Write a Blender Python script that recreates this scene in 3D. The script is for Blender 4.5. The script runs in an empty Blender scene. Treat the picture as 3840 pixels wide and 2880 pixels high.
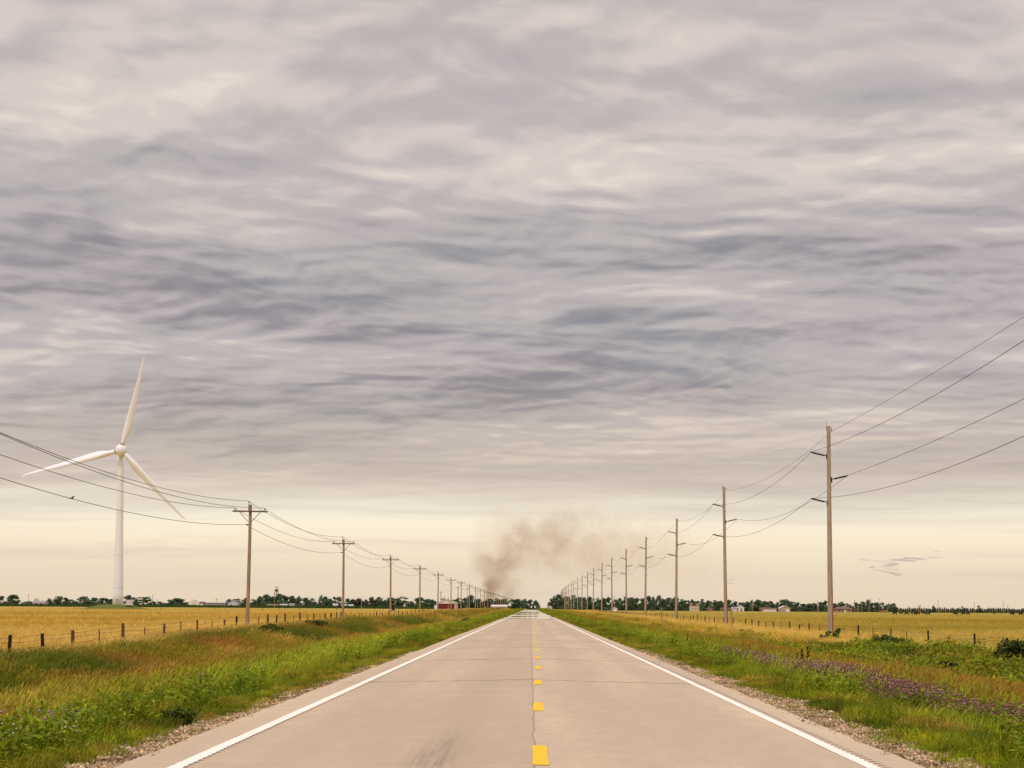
import bpy, bmesh, math, random
import numpy as np
from mathutils import Vector, Matrix

R_ = math.radians
random.seed(7)
RNG = np.random.default_rng(11)
scene = bpy.context.scene
COL = scene.collection

# ------------------------------------------------------------------ camera
F = 8400.0                      # focal length in pixels of the 3840 px wide photograph
CAM_Z = 1.6
_v = Vector((68 / F, -838 / F, -1)).normalized()          # where the road's direction lies in the lens
_t = Vector((1, -0.00625, 0))
_X = (_t - _t.dot(_v) * _v).normalized()
_Z = _X.cross(_v)
CAM_ROT = Matrix((_X, _v, _Z))                            # camera space -> world

cam_d = bpy.data.cameras.new('camera')
cam_d.sensor_width = 36
cam_d.lens = 36 * F / 3840
cam_d.clip_start = 0.5
cam_d.clip_end = 40000
cam = bpy.data.objects.new('camera', cam_d)
M4 = CAM_ROT.to_4x4()
M4.translation = Vector((0, 0, CAM_Z))
cam.matrix_world = M4
COL.objects.link(cam)
scene.camera = cam


def at(px, py, d):
    """The point seen at photo pixel (px, py) at forward distance d."""
    w = CAM_ROT @ Vector(((px - 1920) / F, -(py - 1440) / F, -1))
    w *= d / w.y
    return Vector((w.x, w.y, w.z + CAM_Z))


# ------------------------------------------------------------------ objects
def tag(o, label=None, cat=None, group=None, kind=None):
    if label: o['label'] = label
    if cat: o['category'] = cat
    if group: o['group'] = group
    if kind: o['kind'] = kind
    return o


def empty(name, loc, rz=0.0, label=None, cat=None, group=None):
    o = bpy.data.objects.new(name, None)
    o.empty_display_size = 0.3
    o.location = loc
    o.rotation_euler = (0, 0, rz)
    COL.objects.link(o)
    return tag(o, label, cat, group)


def link(name, me, parent=None, loc=None):
    o = bpy.data.objects.new(name, me)
    COL.objects.link(o)
    if parent: o.parent = parent
    if loc is not None: o.location = loc
    return o


def copy_tree(o, parent=None):
    c = o.copy()
    COL.objects.link(c)
    if parent: c.parent = parent
    for ch in list(o.children):
        copy_tree(ch, c)
    return c


class MB:
    """Collects simple shapes and links them as one mesh."""
    def __init__(self):
        self.v, self.f = [], []

    def add(self, vs, fs):
        b = len(self.v)
        self.v += [tuple(p) for p in vs]
        self.f += [tuple(i + b for i in f) for f in fs]
        return self

    def box(self, x0, x1, y0, y1, z0, z1):
        vs = [(x, y, z) for z in (z0, z1) for y in (y0, y1) for x in (x0, x1)]
        return self.add(vs, [(0, 2, 3, 1), (4, 5, 7, 6), (0, 1, 5, 4), (2, 6, 7, 3), (0, 4, 6, 2), (1, 3, 7, 5)])

    def rings(self, rings, caps=True):
        n = len(rings[0])
        vs = [p for r in rings for p in r]
        fs = []
        for k in range(len(rings) - 1):
            for i in range(n):
                j = (i + 1) % n
                fs.append((k * n + i, k * n + j, (k + 1) * n + j, (k + 1) * n + i))
        if caps:
            fs.append(tuple(range(n - 1, -1, -1)))
            m = (len(rings) - 1) * n
            fs.append(tuple(m + i for i in range(n)))
        return self.add(vs, fs)

    def tube(self, pts, rad, n=8, caps=True):
        """Tapered tube along points; rad a number or one per point."""
        pts = [Vector(p) for p in pts]
        if not hasattr(rad, '__len__'): rad = [rad] * len(pts)
        rings = []
        for i, p in enumerate(pts):
            a = pts[max(i - 1, 0)]
            b = pts[min(i + 1, len(pts) - 1)]
            d = (b - a).normalized()
            up = Vector((0, 0, 1)) if abs(d.z) < 0.9 else Vector((0, 1, 0))
            s = d.cross(up).normalized()
            u = s.cross(d)
            rings.append([p + rad[i] * (math.cos(2 * math.pi * k / n) * s + math.sin(2 * math.pi * k / n) * u) for k in range(n)])
        return self.rings(rings, caps)

    def lathe(self, prof, n=16, c=(0, 0, 0)):
        """prof = [(r, z)...] turned about z."""
        rings = [[(c[0] + r * math.cos(2 * math.pi * k / n), c[1] + r * math.sin(2 * math.pi * k / n), c[2] + z) for k in range(n)] for r, z in prof]
        return self.rings(rings)

    def prism(self, poly, y0, y1):
        """poly in (x, z), from y0 to y1."""
        n = len(poly)
        vs = [(x, y0, z) for x, z in poly] + [(x, y1, z) for x, z in poly]
        fs = [tuple(range(n)), tuple(range(2 * n - 1, n - 1, -1))]
        for i in range(n):
            j = (i + 1) % n
            fs.append((i, i + n, j + n, j))
        return self.add(vs, fs)

    def mesh(self, name, mat, smooth=False):
        me = bpy.data.meshes.new(name)
        me.from_pydata(self.v, [], self.f)
        bm = bmesh.new()
        bm.from_mesh(me)
        bmesh.ops.recalc_face_normals(bm, faces=bm.faces)
        bm.to_mesh(me)
        bm.free()
        me.materials.append(mat)
        if smooth:
            me.polygons.foreach_set('use_smooth', [True] * len(me.polygons))
        me.update()
        return me

    def build(self, name, mat, parent=None, smooth=False, loc=None):
        return link(name, self.mesh(name, mat, smooth), parent, loc)


# ------------------------------------------------------------------ shader helper
class G:
    def __init__(self, tree):
        self.t = tree
        self.n, self.l = tree.nodes, tree.links

    def new(self, typ, **kw):
        nd = self.n.new(typ)
        for k, v in kw.items(): setattr(nd, k, v)
        return nd

    def put(self, sock, val):
        if isinstance(val, bpy.types.NodeSocket): self.l.new(val, sock)
        elif val is not None:
            try:
                sock.default_value = val
            except Exception:
                sock.default_value = (*val, 1.0)

    def m(self, op, a, b=None, c=None, clamp=False):
        nd = self.new('ShaderNodeMath', operation=op, use_clamp=clamp)
        for i, x in enumerate((a, b, c)):
            if x is not None: self.put(nd.inputs[i], x)
        return nd.outputs[0]

    def vm(self, op, a, b=None, c=None):
        nd = self.new('ShaderNodeVectorMath', operation=op)
        for i, x in enumerate((a, b, c)):
            if x is not None: self.put(nd.inputs[i], x)
        return nd.outputs['Value'] if op in ('LENGTH', 'DOT_PRODUCT', 'DISTANCE') else nd.outputs['Vector']

    def xyz(self, v):
        nd = self.new('ShaderNodeSeparateXYZ')
        self.put(nd.inputs[0], v)
        return nd.outputs

    def vec(self, x, y, z=0.0):
        nd = self.new('ShaderNodeCombineXYZ')
        for i, s in enumerate((x, y, z)): self.put(nd.inputs[i], s)
        return nd.outputs[0]

    def mapping(self, v, loc=(0, 0, 0), rot=(0, 0, 0), scale=(1, 1, 1)):
        nd = self.new('ShaderNodeMapping')
        self.put(nd.inputs[0], v)
        nd.inputs['Location'].default_value = loc
        nd.inputs['Rotation'].default_value = rot
        nd.inputs['Scale'].default_value = scale
        return nd.outputs[0]

    def noise(self, v, scale=5, detail=4, rough=0.5, dist=0.0, col=False, dims='3D', w=None, lac=2.0):
        nd = self.new('ShaderNodeTexNoise', noise_dimensions=dims)
        if v is not None: self.put(nd.inputs['Vector'], v)
        for k, x in (('Scale', scale), ('Detail', detail), ('Roughness', rough), ('Distortion', dist), ('Lacunarity', lac)):
            self.put(nd.inputs[k], x)
        if w is not None: self.put(nd.inputs['W'], w)
        return nd.outputs['Color' if col else 'Fac']

    def ramp(self, fac, stops, interp='LINEAR'):
        nd = self.new('ShaderNodeValToRGB')
        cr = nd.color_ramp
        cr.interpolation = interp
        while len(cr.elements) < len(stops): cr.elements.new(0.5)
        for e, (p, c) in zip(cr.elements, stops):
            e.position = p
            e.color = (*c, 1) if len(c) == 3 else c
        self.put(nd.inputs[0], fac)
        return nd.outputs[0]

    def step(self, x, lo, hi, a=0.0, b=1.0):
        nd = self.new('ShaderNodeMapRange', interpolation_type='SMOOTHSTEP')
        for k, v in zip(('Value', 'From Min', 'From Max', 'To Min', 'To Max'), (x, lo, hi, a, b)): self.put(nd.inputs[k], v)
        return nd.outputs[0]

    def mix(self, fac, a, b, blend='MIX'):
        nd = self.new('ShaderNodeMix', data_type='RGBA', blend_type=blend)
        self.put(nd.inputs[0], fac)
        self.put(nd.inputs[6], a)
        self.put(nd.inputs[7], b)
        return nd.outputs[2]

    def attr(self, name, typ='GEOMETRY', out='Color'):
        nd = self.new('ShaderNodeAttribute', attribute_type=typ, attribute_name=name)
        return nd.outputs[out]


def srgb(r, g, b):
    return tuple(((c / 255) / 12.92 if c / 255 <= 0.04045 else ((c / 255 + 0.055) / 1.055) ** 2.4) for c in (r, g, b))


def new_mat(name):
    m = bpy.data.materials.new(name)
    m.use_nodes = True
    nt = m.node_tree
    nt.nodes.clear()
    g = G(nt)
    out = g.new('ShaderNodeOutputMaterial')
    return m, g, out


def principled(g, out, color, rough=0.7, spec=0.3, metal=0.0, bump=None, bump_d=0.02, bump_s=0.5):
    p = g.new('ShaderNodeBsdfPrincipled')
    g.put(p.inputs['Base Color'], color)
    g.put(p.inputs['Roughness'], rough)
    g.put(p.inputs['Specular IOR Level'], spec)
    g.put(p.inputs['Metallic'], metal)
    if bump is not None:
        b = g.new('ShaderNodeBump')
        g.put(b.inputs['Height'], bump)
        b.inputs['Distance'].default_value = bump_d
        b.inputs['Strength'].default_value = bump_s
        g.l.new(b.outputs[0], p.inputs['Normal'])
    g.l.new(p.outputs[0], out.inputs[0])
    return p


def simple(name, col, rough=0.7, var=0.15, scale=3.0, spec=0.3, metal=0.0, stretch=(1, 1, 1), bump=0.0):
    """A painted or raw surface with mottled colour of its own."""
    m, g, out = new_mat(name)
    tc = g.new('ShaderNodeTexCoord').outputs['Object']
    v = g.mapping(tc, scale=stretch)
    n = g.noise(v, scale, 5, 0.6)
    c = g.mix(n, tuple(x * (1 - var) for x in col), tuple(min(1, x * (1 + var)) for x in col))
    principled(g, out, c, rough, spec, metal, bump=n if bump else None, bump_d=bump or 0.01)
    return m


# ------------------------------------------------------------------ numpy value noise
_perm = RNG.permutation(4096)


def _hash(ix, iy, s):
    return _perm[(ix * 73 + iy * 1193 + s * 331 + _perm[(iy * 7 + s) & 4095]) & 4095] / 4095.0


def vnoise(x, y, s=0):
    x = np.asarray(x, float); y = np.asarray(y, float)
    ix = np.floor(x).astype(int); iy = np.floor(y).astype(int)
    fx = x - ix; fy = y - iy
    fx = fx * fx * (3 - 2 * fx); fy = fy * fy * (3 - 2 * fy)
    a = _hash(ix, iy, s) * (1 - fx) + _hash(ix + 1, iy, s) * fx
    b = _hash(ix, iy + 1, s) * (1 - fx) + _hash(ix + 1, iy + 1, s) * fx
    return a * (1 - fy) + b * fy


def fbm(x, y, s=0, oct=3):
    t, a, n = 0.0, 1.0, 0.0
    for o in range(oct):
        t = t + a * vnoise(np.asarray(x) * 2 ** o + 17.3 * o, np.asarray(y) * 2 ** o + 9.1 * o, s + o)
        n += a
        a *= 0.5
    return t / n


def sstep(x, a, b):
    t = np.clip((np.asarray(x, float) - a) / (b - a), 0, 1)
    return t * t * (3 - 2 * t)


# ------------------------------------------------------------------ the lie of the land
def curve(y):
    """Sideways drift of the road and both pole lines far ahead."""
    y = np.asarray(y, float)
    return np.where(y > 1200, 5.1e-6 * (np.clip(y, 1200, 4200) - 1200) ** 2, 0.0)


def ground_z(x, y):
    x = np.asarray(x, float); y = np.asarray(y, float)
    s = x - curve(y)
    a = np.abs(s)
    zl = np.interp(y, [0, 90, 120, 165, 300, 600, 950, 1400, 2500, 12000], [-0.95, -0.9, -0.7, -0.42, -0.35, -0.2, -0.15, 0.2, 0.3, 0.3])
    zr = np.interp(y, [0, 120, 200, 400, 700, 1000, 1150, 1400, 2500, 12000], [-1.25, -1.2, -1.0, -0.8, -0.75, -0.7, -0.55, -0.1, 0.1, 0.1])
    dl = np.interp(a, [0, 4.2, 4.6, 5.5, 8, 11, 13.5, 17.5, 21], [-0.16, -0.16, -0.13, -0.22, -0.62, -1.2, -1.3, -0.25, 0.0])
    bl = sstep(a, 12.5, 19)
    left = dl * (1 - bl) + (zl + np.minimum(dl, 0) * (1 - bl)) * bl
    dr = np.interp(a, [0, 4.2, 4.6, 5.5, 8, 11, 14, 20, 25], [-0.16, -0.16, -0.13, -0.22, -0.5, -1.0, -1.35, -1.2, 0.0])
    br = sstep(a, 14, 24)
    right = dr * (1 - br) + zr * br
    fade = sstep(y, 500, 1500)              # the ditches grow shallow far ahead
    left = left * (1 - fade) + np.where(a > 12, zl, left * 0.4) * fade
    right = right * (1 - fade) + np.where(a > 12, zr, right * 0.4) * fade
    z = np.where(s < 0, left, right)
    bump = (fbm(x / 2.3, y / 3.1, 3) - 0.5) * 0.28 + (fbm(x / 9, y / 14, 5) - 0.5) * 0.35
    return z + bump * sstep(a, 5.0, 8.0) * (1 - 0.75 * sstep(a, 40, 90))


def gz(x, y):
    return float(ground_z(np.array([x]), np.array([y]))[0])


def on_ground(px, d, sink=0.0):
    """Ground point in the photo's column px at forward distance d."""
    p = at(px, 2278, d)
    return Vector((p.x, d, gz(p.x, d) - sink))
# ------------------------------------------------------------------ sky: an overcast layer over a clear-sky model, lit from above
SUN_EL, SUN_AZ = R_(52), R_(-150)          # azimuth from straight ahead, positive to the right
world = bpy.data.worlds.new('World')
scene.world = world
world.use_nodes = True
world.node_tree.nodes.clear()


def build_sky():
    g = G(world.node_tree)
    out = g.new('ShaderNodeOutputWorld')
    d = g.vm('NORMALIZE', g.new('ShaderNodeTexCoord').outputs['Generated'])
    X, Y, Z = g.xyz(d)[:3]
    zc = g.m('MAXIMUM', Z, 0.0)
    inv = g.m('DIVIDE', 1.0, g.m('ADD', zc, 0.095))
    P = g.vec(g.m('MULTIPLY', X, inv), g.m('MULTIPLY', Y, inv), 0.0)      # where the view ray meets the cloud deck
    U = g.m('ARCTAN2', X, Y)
    # slow bending of the deck
    w1 = g.vm('SUBTRACT', g.noise(P, 1.1, 2, 0.5, col=True), (0.5, 0.5, 0.5))
    P1 = g.vm('ADD', P, g.vm('MULTIPLY', w1, (0.42, 0.42, 0.0)))
    w2 = g.vm('SUBTRACT', g.noise(P1, 4.2, 2, 0.5, col=True), (0.5, 0.5, 0.5))
    P2 = g.vm('ADD', P1, g.vm('MULTIPLY', w2, (0.07, 0.09, 0.0)))
    # rolls of cloud lying across the view
    S = (1.1, 1.0, 1.0)

    def deck(v, off):
        q = g.mapping(v, loc=(off[0] * S[0], off[1], 0), scale=S)
        a = g.noise(q, 2.8, 7, 0.5)
        return a

    h0 = deck(P2, (0.0, 0.0))
    h1 = deck(P2, (0.012, 0.055))
    relief = g.m('SUBTRACT', h0, h1)
    q = g.mapping(P1, loc=(3, 1, 0), scale=(1.0, 1.15, 1))
    und0 = g.noise(q, 5.4, 3, 0.5, dist=0.3)
    q2 = g.mapping(P1, loc=(3, 1.06, 0), scale=(1.0, 1.15, 1))
    und1 = g.noise(q2, 5.4, 3, 0.5, dist=0.3)
    relief2 = g.m('SUBTRACT', und0, und1)

    def puff(off):
        qq = g.mapping(P2, loc=(7.7 + off[0], 2.2 + off[1], 0), scale=(1.25, 1.1, 1))
        return g.m('ABSOLUTE', g.m('SUBTRACT', g.noise(qq, 3.6, 5, 0.45, dist=0.2), 0.5))

    relief3 = g.m('SUBTRACT', puff((0, 0)), puff((0.012, 0.05)))
    # placed light and dark banks (direction space: azimuth, height)
    wob = g.vm('SUBTRACT', g.noise(P1, 2.4, 4, 0.55, col=True), (0.5, 0.5, 0.5))
    UV = g.vm('ADD', g.vec(U, Z, 0), g.vm('MULTIPLY', wob, (0.085, 0.042, 0.0)))
    acc = None
    for px, py, rx, ry, amp in SKY_BANKS:
        u = (px - 1988) / F
        v = math.sin(math.atan((2278 + 0.00625 * (px - 1988) - py) / F))
        nd = g.new('ShaderNodeMapping', vector_type='TEXTURE')
        g.l.new(UV, nd.inputs[0])
        nd.inputs['Location'].default_value = (u, v, 0)
        nd.inputs['Scale'].default_value = (rx / F * 1.6, ry / F * 1.6, 1)
        gr = g.new('ShaderNodeTexGradient', gradient_type='QUADRATIC_SPHERE')
        g.l.new(nd.outputs[0], gr.inputs[0])
        acc = g.m('MULTIPLY_ADD', gr.outputs[1], amp, acc if acc is not None else 0.0)
    contrast = g.step(Z, 0.03, 0.10, 0.25, 1.0)
    top = g.step(Z, 0.16, 0.27, 1.0, 0.72)
    contrast = g.m('MULTIPLY', contrast, top)
    b = g.m('MULTIPLY', g.m('SUBTRACT', h0, 0.5), 0.42)
    b = g.m('MULTIPLY_ADD', relief, 1.15, b)
    b = g.m('MULTIPLY_ADD', relief2, 0.62, b)
    b = g.m('MULTIPLY_ADD', relief3, 1.3, b)
    b = g.m('MULTIPLY', b, contrast)
    b = g.m('MULTIPLY_ADD', acc, 0.88, b)
    b = g.m('ADD', b, 0.55)
    warm = g.step(Z, 0.115, 0.05)
    hue = g.noise(P1, 1.7, 3, 0.5)
    dark_c = g.mix(g.step(hue, 0.38, 0.62), srgb(142, 137, 143), srgb(142, 142, 148))
    mid_c = g.mix(g.step(hue, 0.38, 0.62), srgb(192, 182, 182), srgb(190, 183, 181))
    c = g.mix(g.step(b, -0.16, 0.50), dark_c, mid_c)
    c = g.mix(g.step(b, 0.45, 0.80), c, srgb(217, 205, 198))
    c = g.mix(g.step(b, 0.78, 1.10), c, srgb(243, 229, 216))
    c = g.mix(g.m('MULTIPLY', warm, 0.55), c, srgb(255, 240, 218), 'MULTIPLY')
    c = g.mix(g.m('MULTIPLY', warm, 0.22), c, srgb(235, 220, 200))
    # open strip under the deck, near the horizon
    strip_edge = g.m('MULTIPLY_ADD', g.m('SUBTRACT', g.noise(g.mapping(P1, scale=(0.35, 1, 1)), 1.9, 5, 0.55), 0.5), 0.036, Z)
    low = g.step(strip_edge, 0.066, 0.031)
    lowcol = g.ramp(g.m('DIVIDE', zc, 0.06), [(0.0, srgb(232, 214, 188)), (0.25, srgb(236, 219, 193)), (0.50, srgb(252, 236, 208)), (0.72, srgb(255, 246, 224)), (1.0, srgb(238, 224, 208))])
    st = g.noise(g.mapping(d, loc=(5, 5, 5), scale=(5, 5, 110)), 1.0, 4, 0.5)
    lowcol = g.mix(g.step(st, 0.50, 0.72, 0.0, 0.45), lowcol, srgb(212, 197, 184))
    b_low = g.m('MULTIPLY_ADD', acc, 1.0, 0.0)
    lowcol = g.mix(g.step(b_low, -0.05, -0.40, 0.0, 0.8), lowcol, srgb(196, 180, 172))
    c = g.mix(low, c, lowcol)
    # the deck is brighter overhead, outside the picture
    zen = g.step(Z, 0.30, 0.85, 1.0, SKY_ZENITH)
    below = g.step(Z, -0.02, 0.0, 0.35, 1.0)
    bg = g.new('ShaderNodeBackground')
    g.put(bg.inputs['Color'], c)
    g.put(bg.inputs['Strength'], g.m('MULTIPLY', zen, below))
    sky = g.new('ShaderNodeTexSky', sky_type='NISHITA')
    sky.sun_disc = False
    sky.sun_elevation = SUN_EL
    sky.sun_rotation = SUN_AZ
    bs = g.new('ShaderNodeBackground')
    g.l.new(sky.outputs[0], bs.inputs['Color'])
    bs.inputs['Strength'].default_value = 0.08
    mx = g.new('ShaderNodeMixShader')
    mx.inputs[0].default_value = 0.97
    g.l.new(bs.outputs[0], mx.inputs[1])
    g.l.new(bg.outputs[0], mx.inputs[2])
    g.l.new(mx.outputs[0], out.inputs['Surface'])


# photo column, row, half-width, half-height, strength
SKY_BANKS = [
    (120, 400, 620, 170, 0.42), (520, 330, 420, 120, 0.22), (1000, 230, 600, 110, 0.14),
    (1780, 520, 620, 110, 0.36), (2350, 580, 650, 130, 0.30), (3050, 690, 900, 150, 0.26), (3700, 560, 420, 140, 0.30),
    (3760, 130, 420, 200, 0.34), (2750, 130, 500, 120, 0.22), (2000, 700, 700, 90, 0.2),
    (300, 100, 500, 130, 0.14), (560, 900, 500, 80, 0.22), (900, 870, 600, 90, 0.16),
    (330, 1245, 620, 65, 0.36), (150, 1370, 520, 65, 0.36), (1000, 1290, 700, 70, 0.20), (2500, 1120, 620, 75, 0.34),
    (2900, 1200, 560, 55, 0.26), (1950, 1110, 500, 80, 0.22), (3300, 1330, 500, 60, 0.2), (3500, 1420, 700, 70, 0.18),
    (2100, 1340, 600, 60, 0.12), (2600, 1640, 800, 110, 0.30), (3300, 1580, 800, 70, 0.22), (1900, 1700, 700, 70, 0.26),
    (1100, 1800, 700, 70, 0.14), (300, 1830, 700, 60, 0.12),
    (1900, 1230, 3600, 560, -0.34), (1900, 300, 3600, 420, 0.10),
    (3400, 2088, 62, 17, -1.1), (3300, 2112, 28, 9, -0.7), (3360, 2158, 60, 8, -0.3), (2720, 2160, 60, 10, -0.4),
    (1500, 190, 620, 110, -0.10), (2350, 290, 620, 120, -0.26), (3250, 380, 620, 110, -0.24), (3050, 110, 400, 90, -0.12),
    (650, 590, 700, 110, -0.20), (700, 60, 300, 80, -0.1), (1900, 160, 300, 140, -0.12),
    (120, 830, 520, 150, -0.28), (250, 960, 720, 130, -0.30), (150, 1100, 700, 130, -0.32), (800, 1090, 800, 110, -0.34),
    (1350, 940, 620, 90, -0.16), (1250, 1160, 620, 90, -0.28), (1900, 890, 600, 90, -0.30), (2700, 940, 800, 70, -0.34),
    (3750, 800, 420, 90, -0.34), (3300, 990, 700, 90, -0.30), (3400, 1140, 800, 90, -0.28), (2350, 1260, 800, 80, -0.22),
    (650, 1430, 900, 80, -0.30), (600, 1600, 1000, 120, -0.34), (1500, 1560, 900, 130, -0.26), (2050, 1420, 700, 110, -0.40),
    (2500, 1400, 800, 110, -0.26), (1900, 1490, 420, 70, -0.2), (1050, 1690, 700, 60, -0.24), (3100, 1280, 600, 60, -0.2),
    (3700, 1500, 400, 50, -0.22), (2300, 1570, 500, 50, -0.18), (3500, 1720, 600, 90, -0.22), (2850, 1800, 700, 60, -0.12),
    (500, 2050, 1300, 45, -0.15), (200, 2160, 900, 30, -0.08), (3650, 1850, 600, 50, -0.2),
]
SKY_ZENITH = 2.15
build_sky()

sun_d = bpy.data.lights.new('sun', 'SUN')
sun_d.energy = 1.3
sun_d.angle = R_(14)
sun_d.color = (1.0, 0.95, 0.88)
sun = bpy.data.objects.new('sun', sun_d)
sun.location = (-60, -60, 120)
_sd = Vector((math.sin(SUN_AZ) * math.cos(SUN_EL), math.cos(SUN_AZ) * math.cos(SUN_EL), math.sin(SUN_EL)))
sun.rotation_euler = _sd.to_track_quat('Z', 'Y').to_euler()
COL.objects.link(sun)

scene.view_settings.view_transform = 'Standard'
scene.view_settings.look = 'None'
scene.view_settings.exposure = 0.0
scene.view_settings.gamma = 1.0
scene.view_settings.use_curve_mapping = False
# ------------------------------------------------------------------ colours of the vegetation (albedo)
C_GREEN = np.array(srgb(130, 146, 24))
C_LIME = np.array(srgb(164, 170, 48))
C_DKGREEN = np.array(srgb(84, 102, 22))
C_GOLD = np.array(srgb(196, 164, 74))
C_STRAW = np.array(srgb(214, 188, 108))
C_RUST = np.array(srgb(154, 114, 46))
C_OLIVE = np.array(srgb(136, 126, 30))


def mixc(a, b, t):
    t = np.asarray(t)[:, None]
    return a * (1 - t) + b * t


def land_tint(x, y):
    """Colour of what grows at (x, y): N x 3. Verge, ditch, far bank, fields."""
    x = np.asarray(x, float); y = np.asarray(y, float)
    s = x - curve(y)
    a = np.abs(s) + 1.6 * (fbm(x / 4, y / 12, 21) - 0.5) + 1.2 * (fbm(x / 1.5, y / 4, 24) - 0.5)
    n1 = fbm(x / 5, y / 11, 31)
    n2 = fbm(x / 2.2, y / 5, 41)
    n3 = fbm(x / 28, y / 60, 51)
    N = len(x)
    one = np.ones(N)
    c = mixc(C_GREEN[None], C_LIME[None], sstep(n2, 0.52, 0.72) * 0.6)
    left = s < 0
    # left: rust and gold in the ditch, dark green patches on the bank, gold field
    mid = mixc(C_RUST[None], C_GOLD[None], sstep(n1, 0.45, 0.7))
    mid = mixc(mid, C_OLIVE[None], sstep(n2, 0.42, 0.62) * 0.7)
    mid = mixc(mid, C_GOLD[None], sstep(fbm(x / 1.4, y / 4, 37), 0.5, 0.7) * 0.5)
    mid = mixc(mid, C_GREEN[None], sstep(fbm(x / 3, y / 9, 33), 0.55, 0.68) * 0.6)
    bank = mixc(mixc(C_RUST[None], C_OLIVE[None], sstep(n2, .4, .6)), C_DKGREEN[None], sstep(n1, 0.42, 0.56) * 0.85)
    bank = mixc(bank, C_GOLD[None], sstep(fbm(x / 4, y / 10, 35), 0.52, 0.66) * 0.8)
    field = mixc(C_GOLD[None], C_STRAW[None], sstep(n3, 0.40, 0.65) * 0.6)
    field = mixc(field, C_OLIVE[None], sstep(fbm(x / 40, y / 25, 61), 0.52, 0.70) * 0.45)
    st = 0.72 + 0.56 * fbm(x / 34, y / 9, 63)
    st = st * np.where(y < 400, 1.0, 0.9 + 0.2 * vnoise(x / 90, y / 40, 65))
    field = field * st[:, None]
    near = np.exp(-((np.abs(s) - 25) / 6) ** 2) * (fbm(x / 6, y / 20, 67) > .46)
    field = mixc(field, C_STRAW[None], near * .6)
    c = mixc(c, C_OLIVE[None] * 1.1, sstep(a, 6.6, 5.2) * .55)
    c = mixc(c, C_DKGREEN[None], sstep(fbm(x / 1.6, y / 3.5, 69), .52, .68) * .7)
    c = mixc(c, C_LIME[None], sstep(fbm(x / 1.1, y / 3.0, 70), .56, .72) * .5)
    c = mixc(c, C_RUST[None], sstep(fbm(x / 1.3, y / 4.0, 72), .58, .74) * .45)
    aL = a + 1.7 * sstep(y, 75, 42)
    L = mixc(c, mid, sstep(aL, 8.0, 10.0))
    L = mixc(L, bank, sstep(a, 12.0, 14.5))
    L = mixc(L, mixc(field, C_RUST[None], sstep(n1, 0.45, 0.7) * 0.5), sstep(a, 18.0, 20.5))
    L = mixc(L, field, sstep(a, 21, 25))
    # right: rust below the clover, scrub on the bank, straw before the fence
    midr = mixc(C_OLIVE[None], C_RUST[None], sstep(n1, 0.42, 0.62))
    midr = mixc(midr, C_GREEN[None], sstep(n2, 0.55, 0.72) * 0.5)
    bankr = mixc(mixc(C_GOLD[None], C_OLIVE[None], sstep(n1, 0.4, 0.6)), C_DKGREEN[None], sstep(n2, 0.50, 0.66) * 0.5)
    Rr = mixc(c, midr, sstep(a, 8.3, 9.6))
    Rr = mixc(Rr, bankr, sstep(a, 13, 15.5))
    Rr = mixc(Rr, mixc(C_STRAW[None], C_GOLD[None], n1), sstep(a, 18.5, 21.5))
    Rr = mixc(Rr, mixc(field, C_OLIVE[None], 0.36 * one), sstep(a, 26, 31))
    out = np.where(left[:, None], L, Rr)
    far = sstep(y, 350, 900) * (np.abs(s) < 14)      # far ahead the verge is green to straw
    out = mixc(out, mixc(C_GREEN[None], C_GOLD[None], sstep(a, 7, 14)), far * 0.7)
    return out


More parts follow.
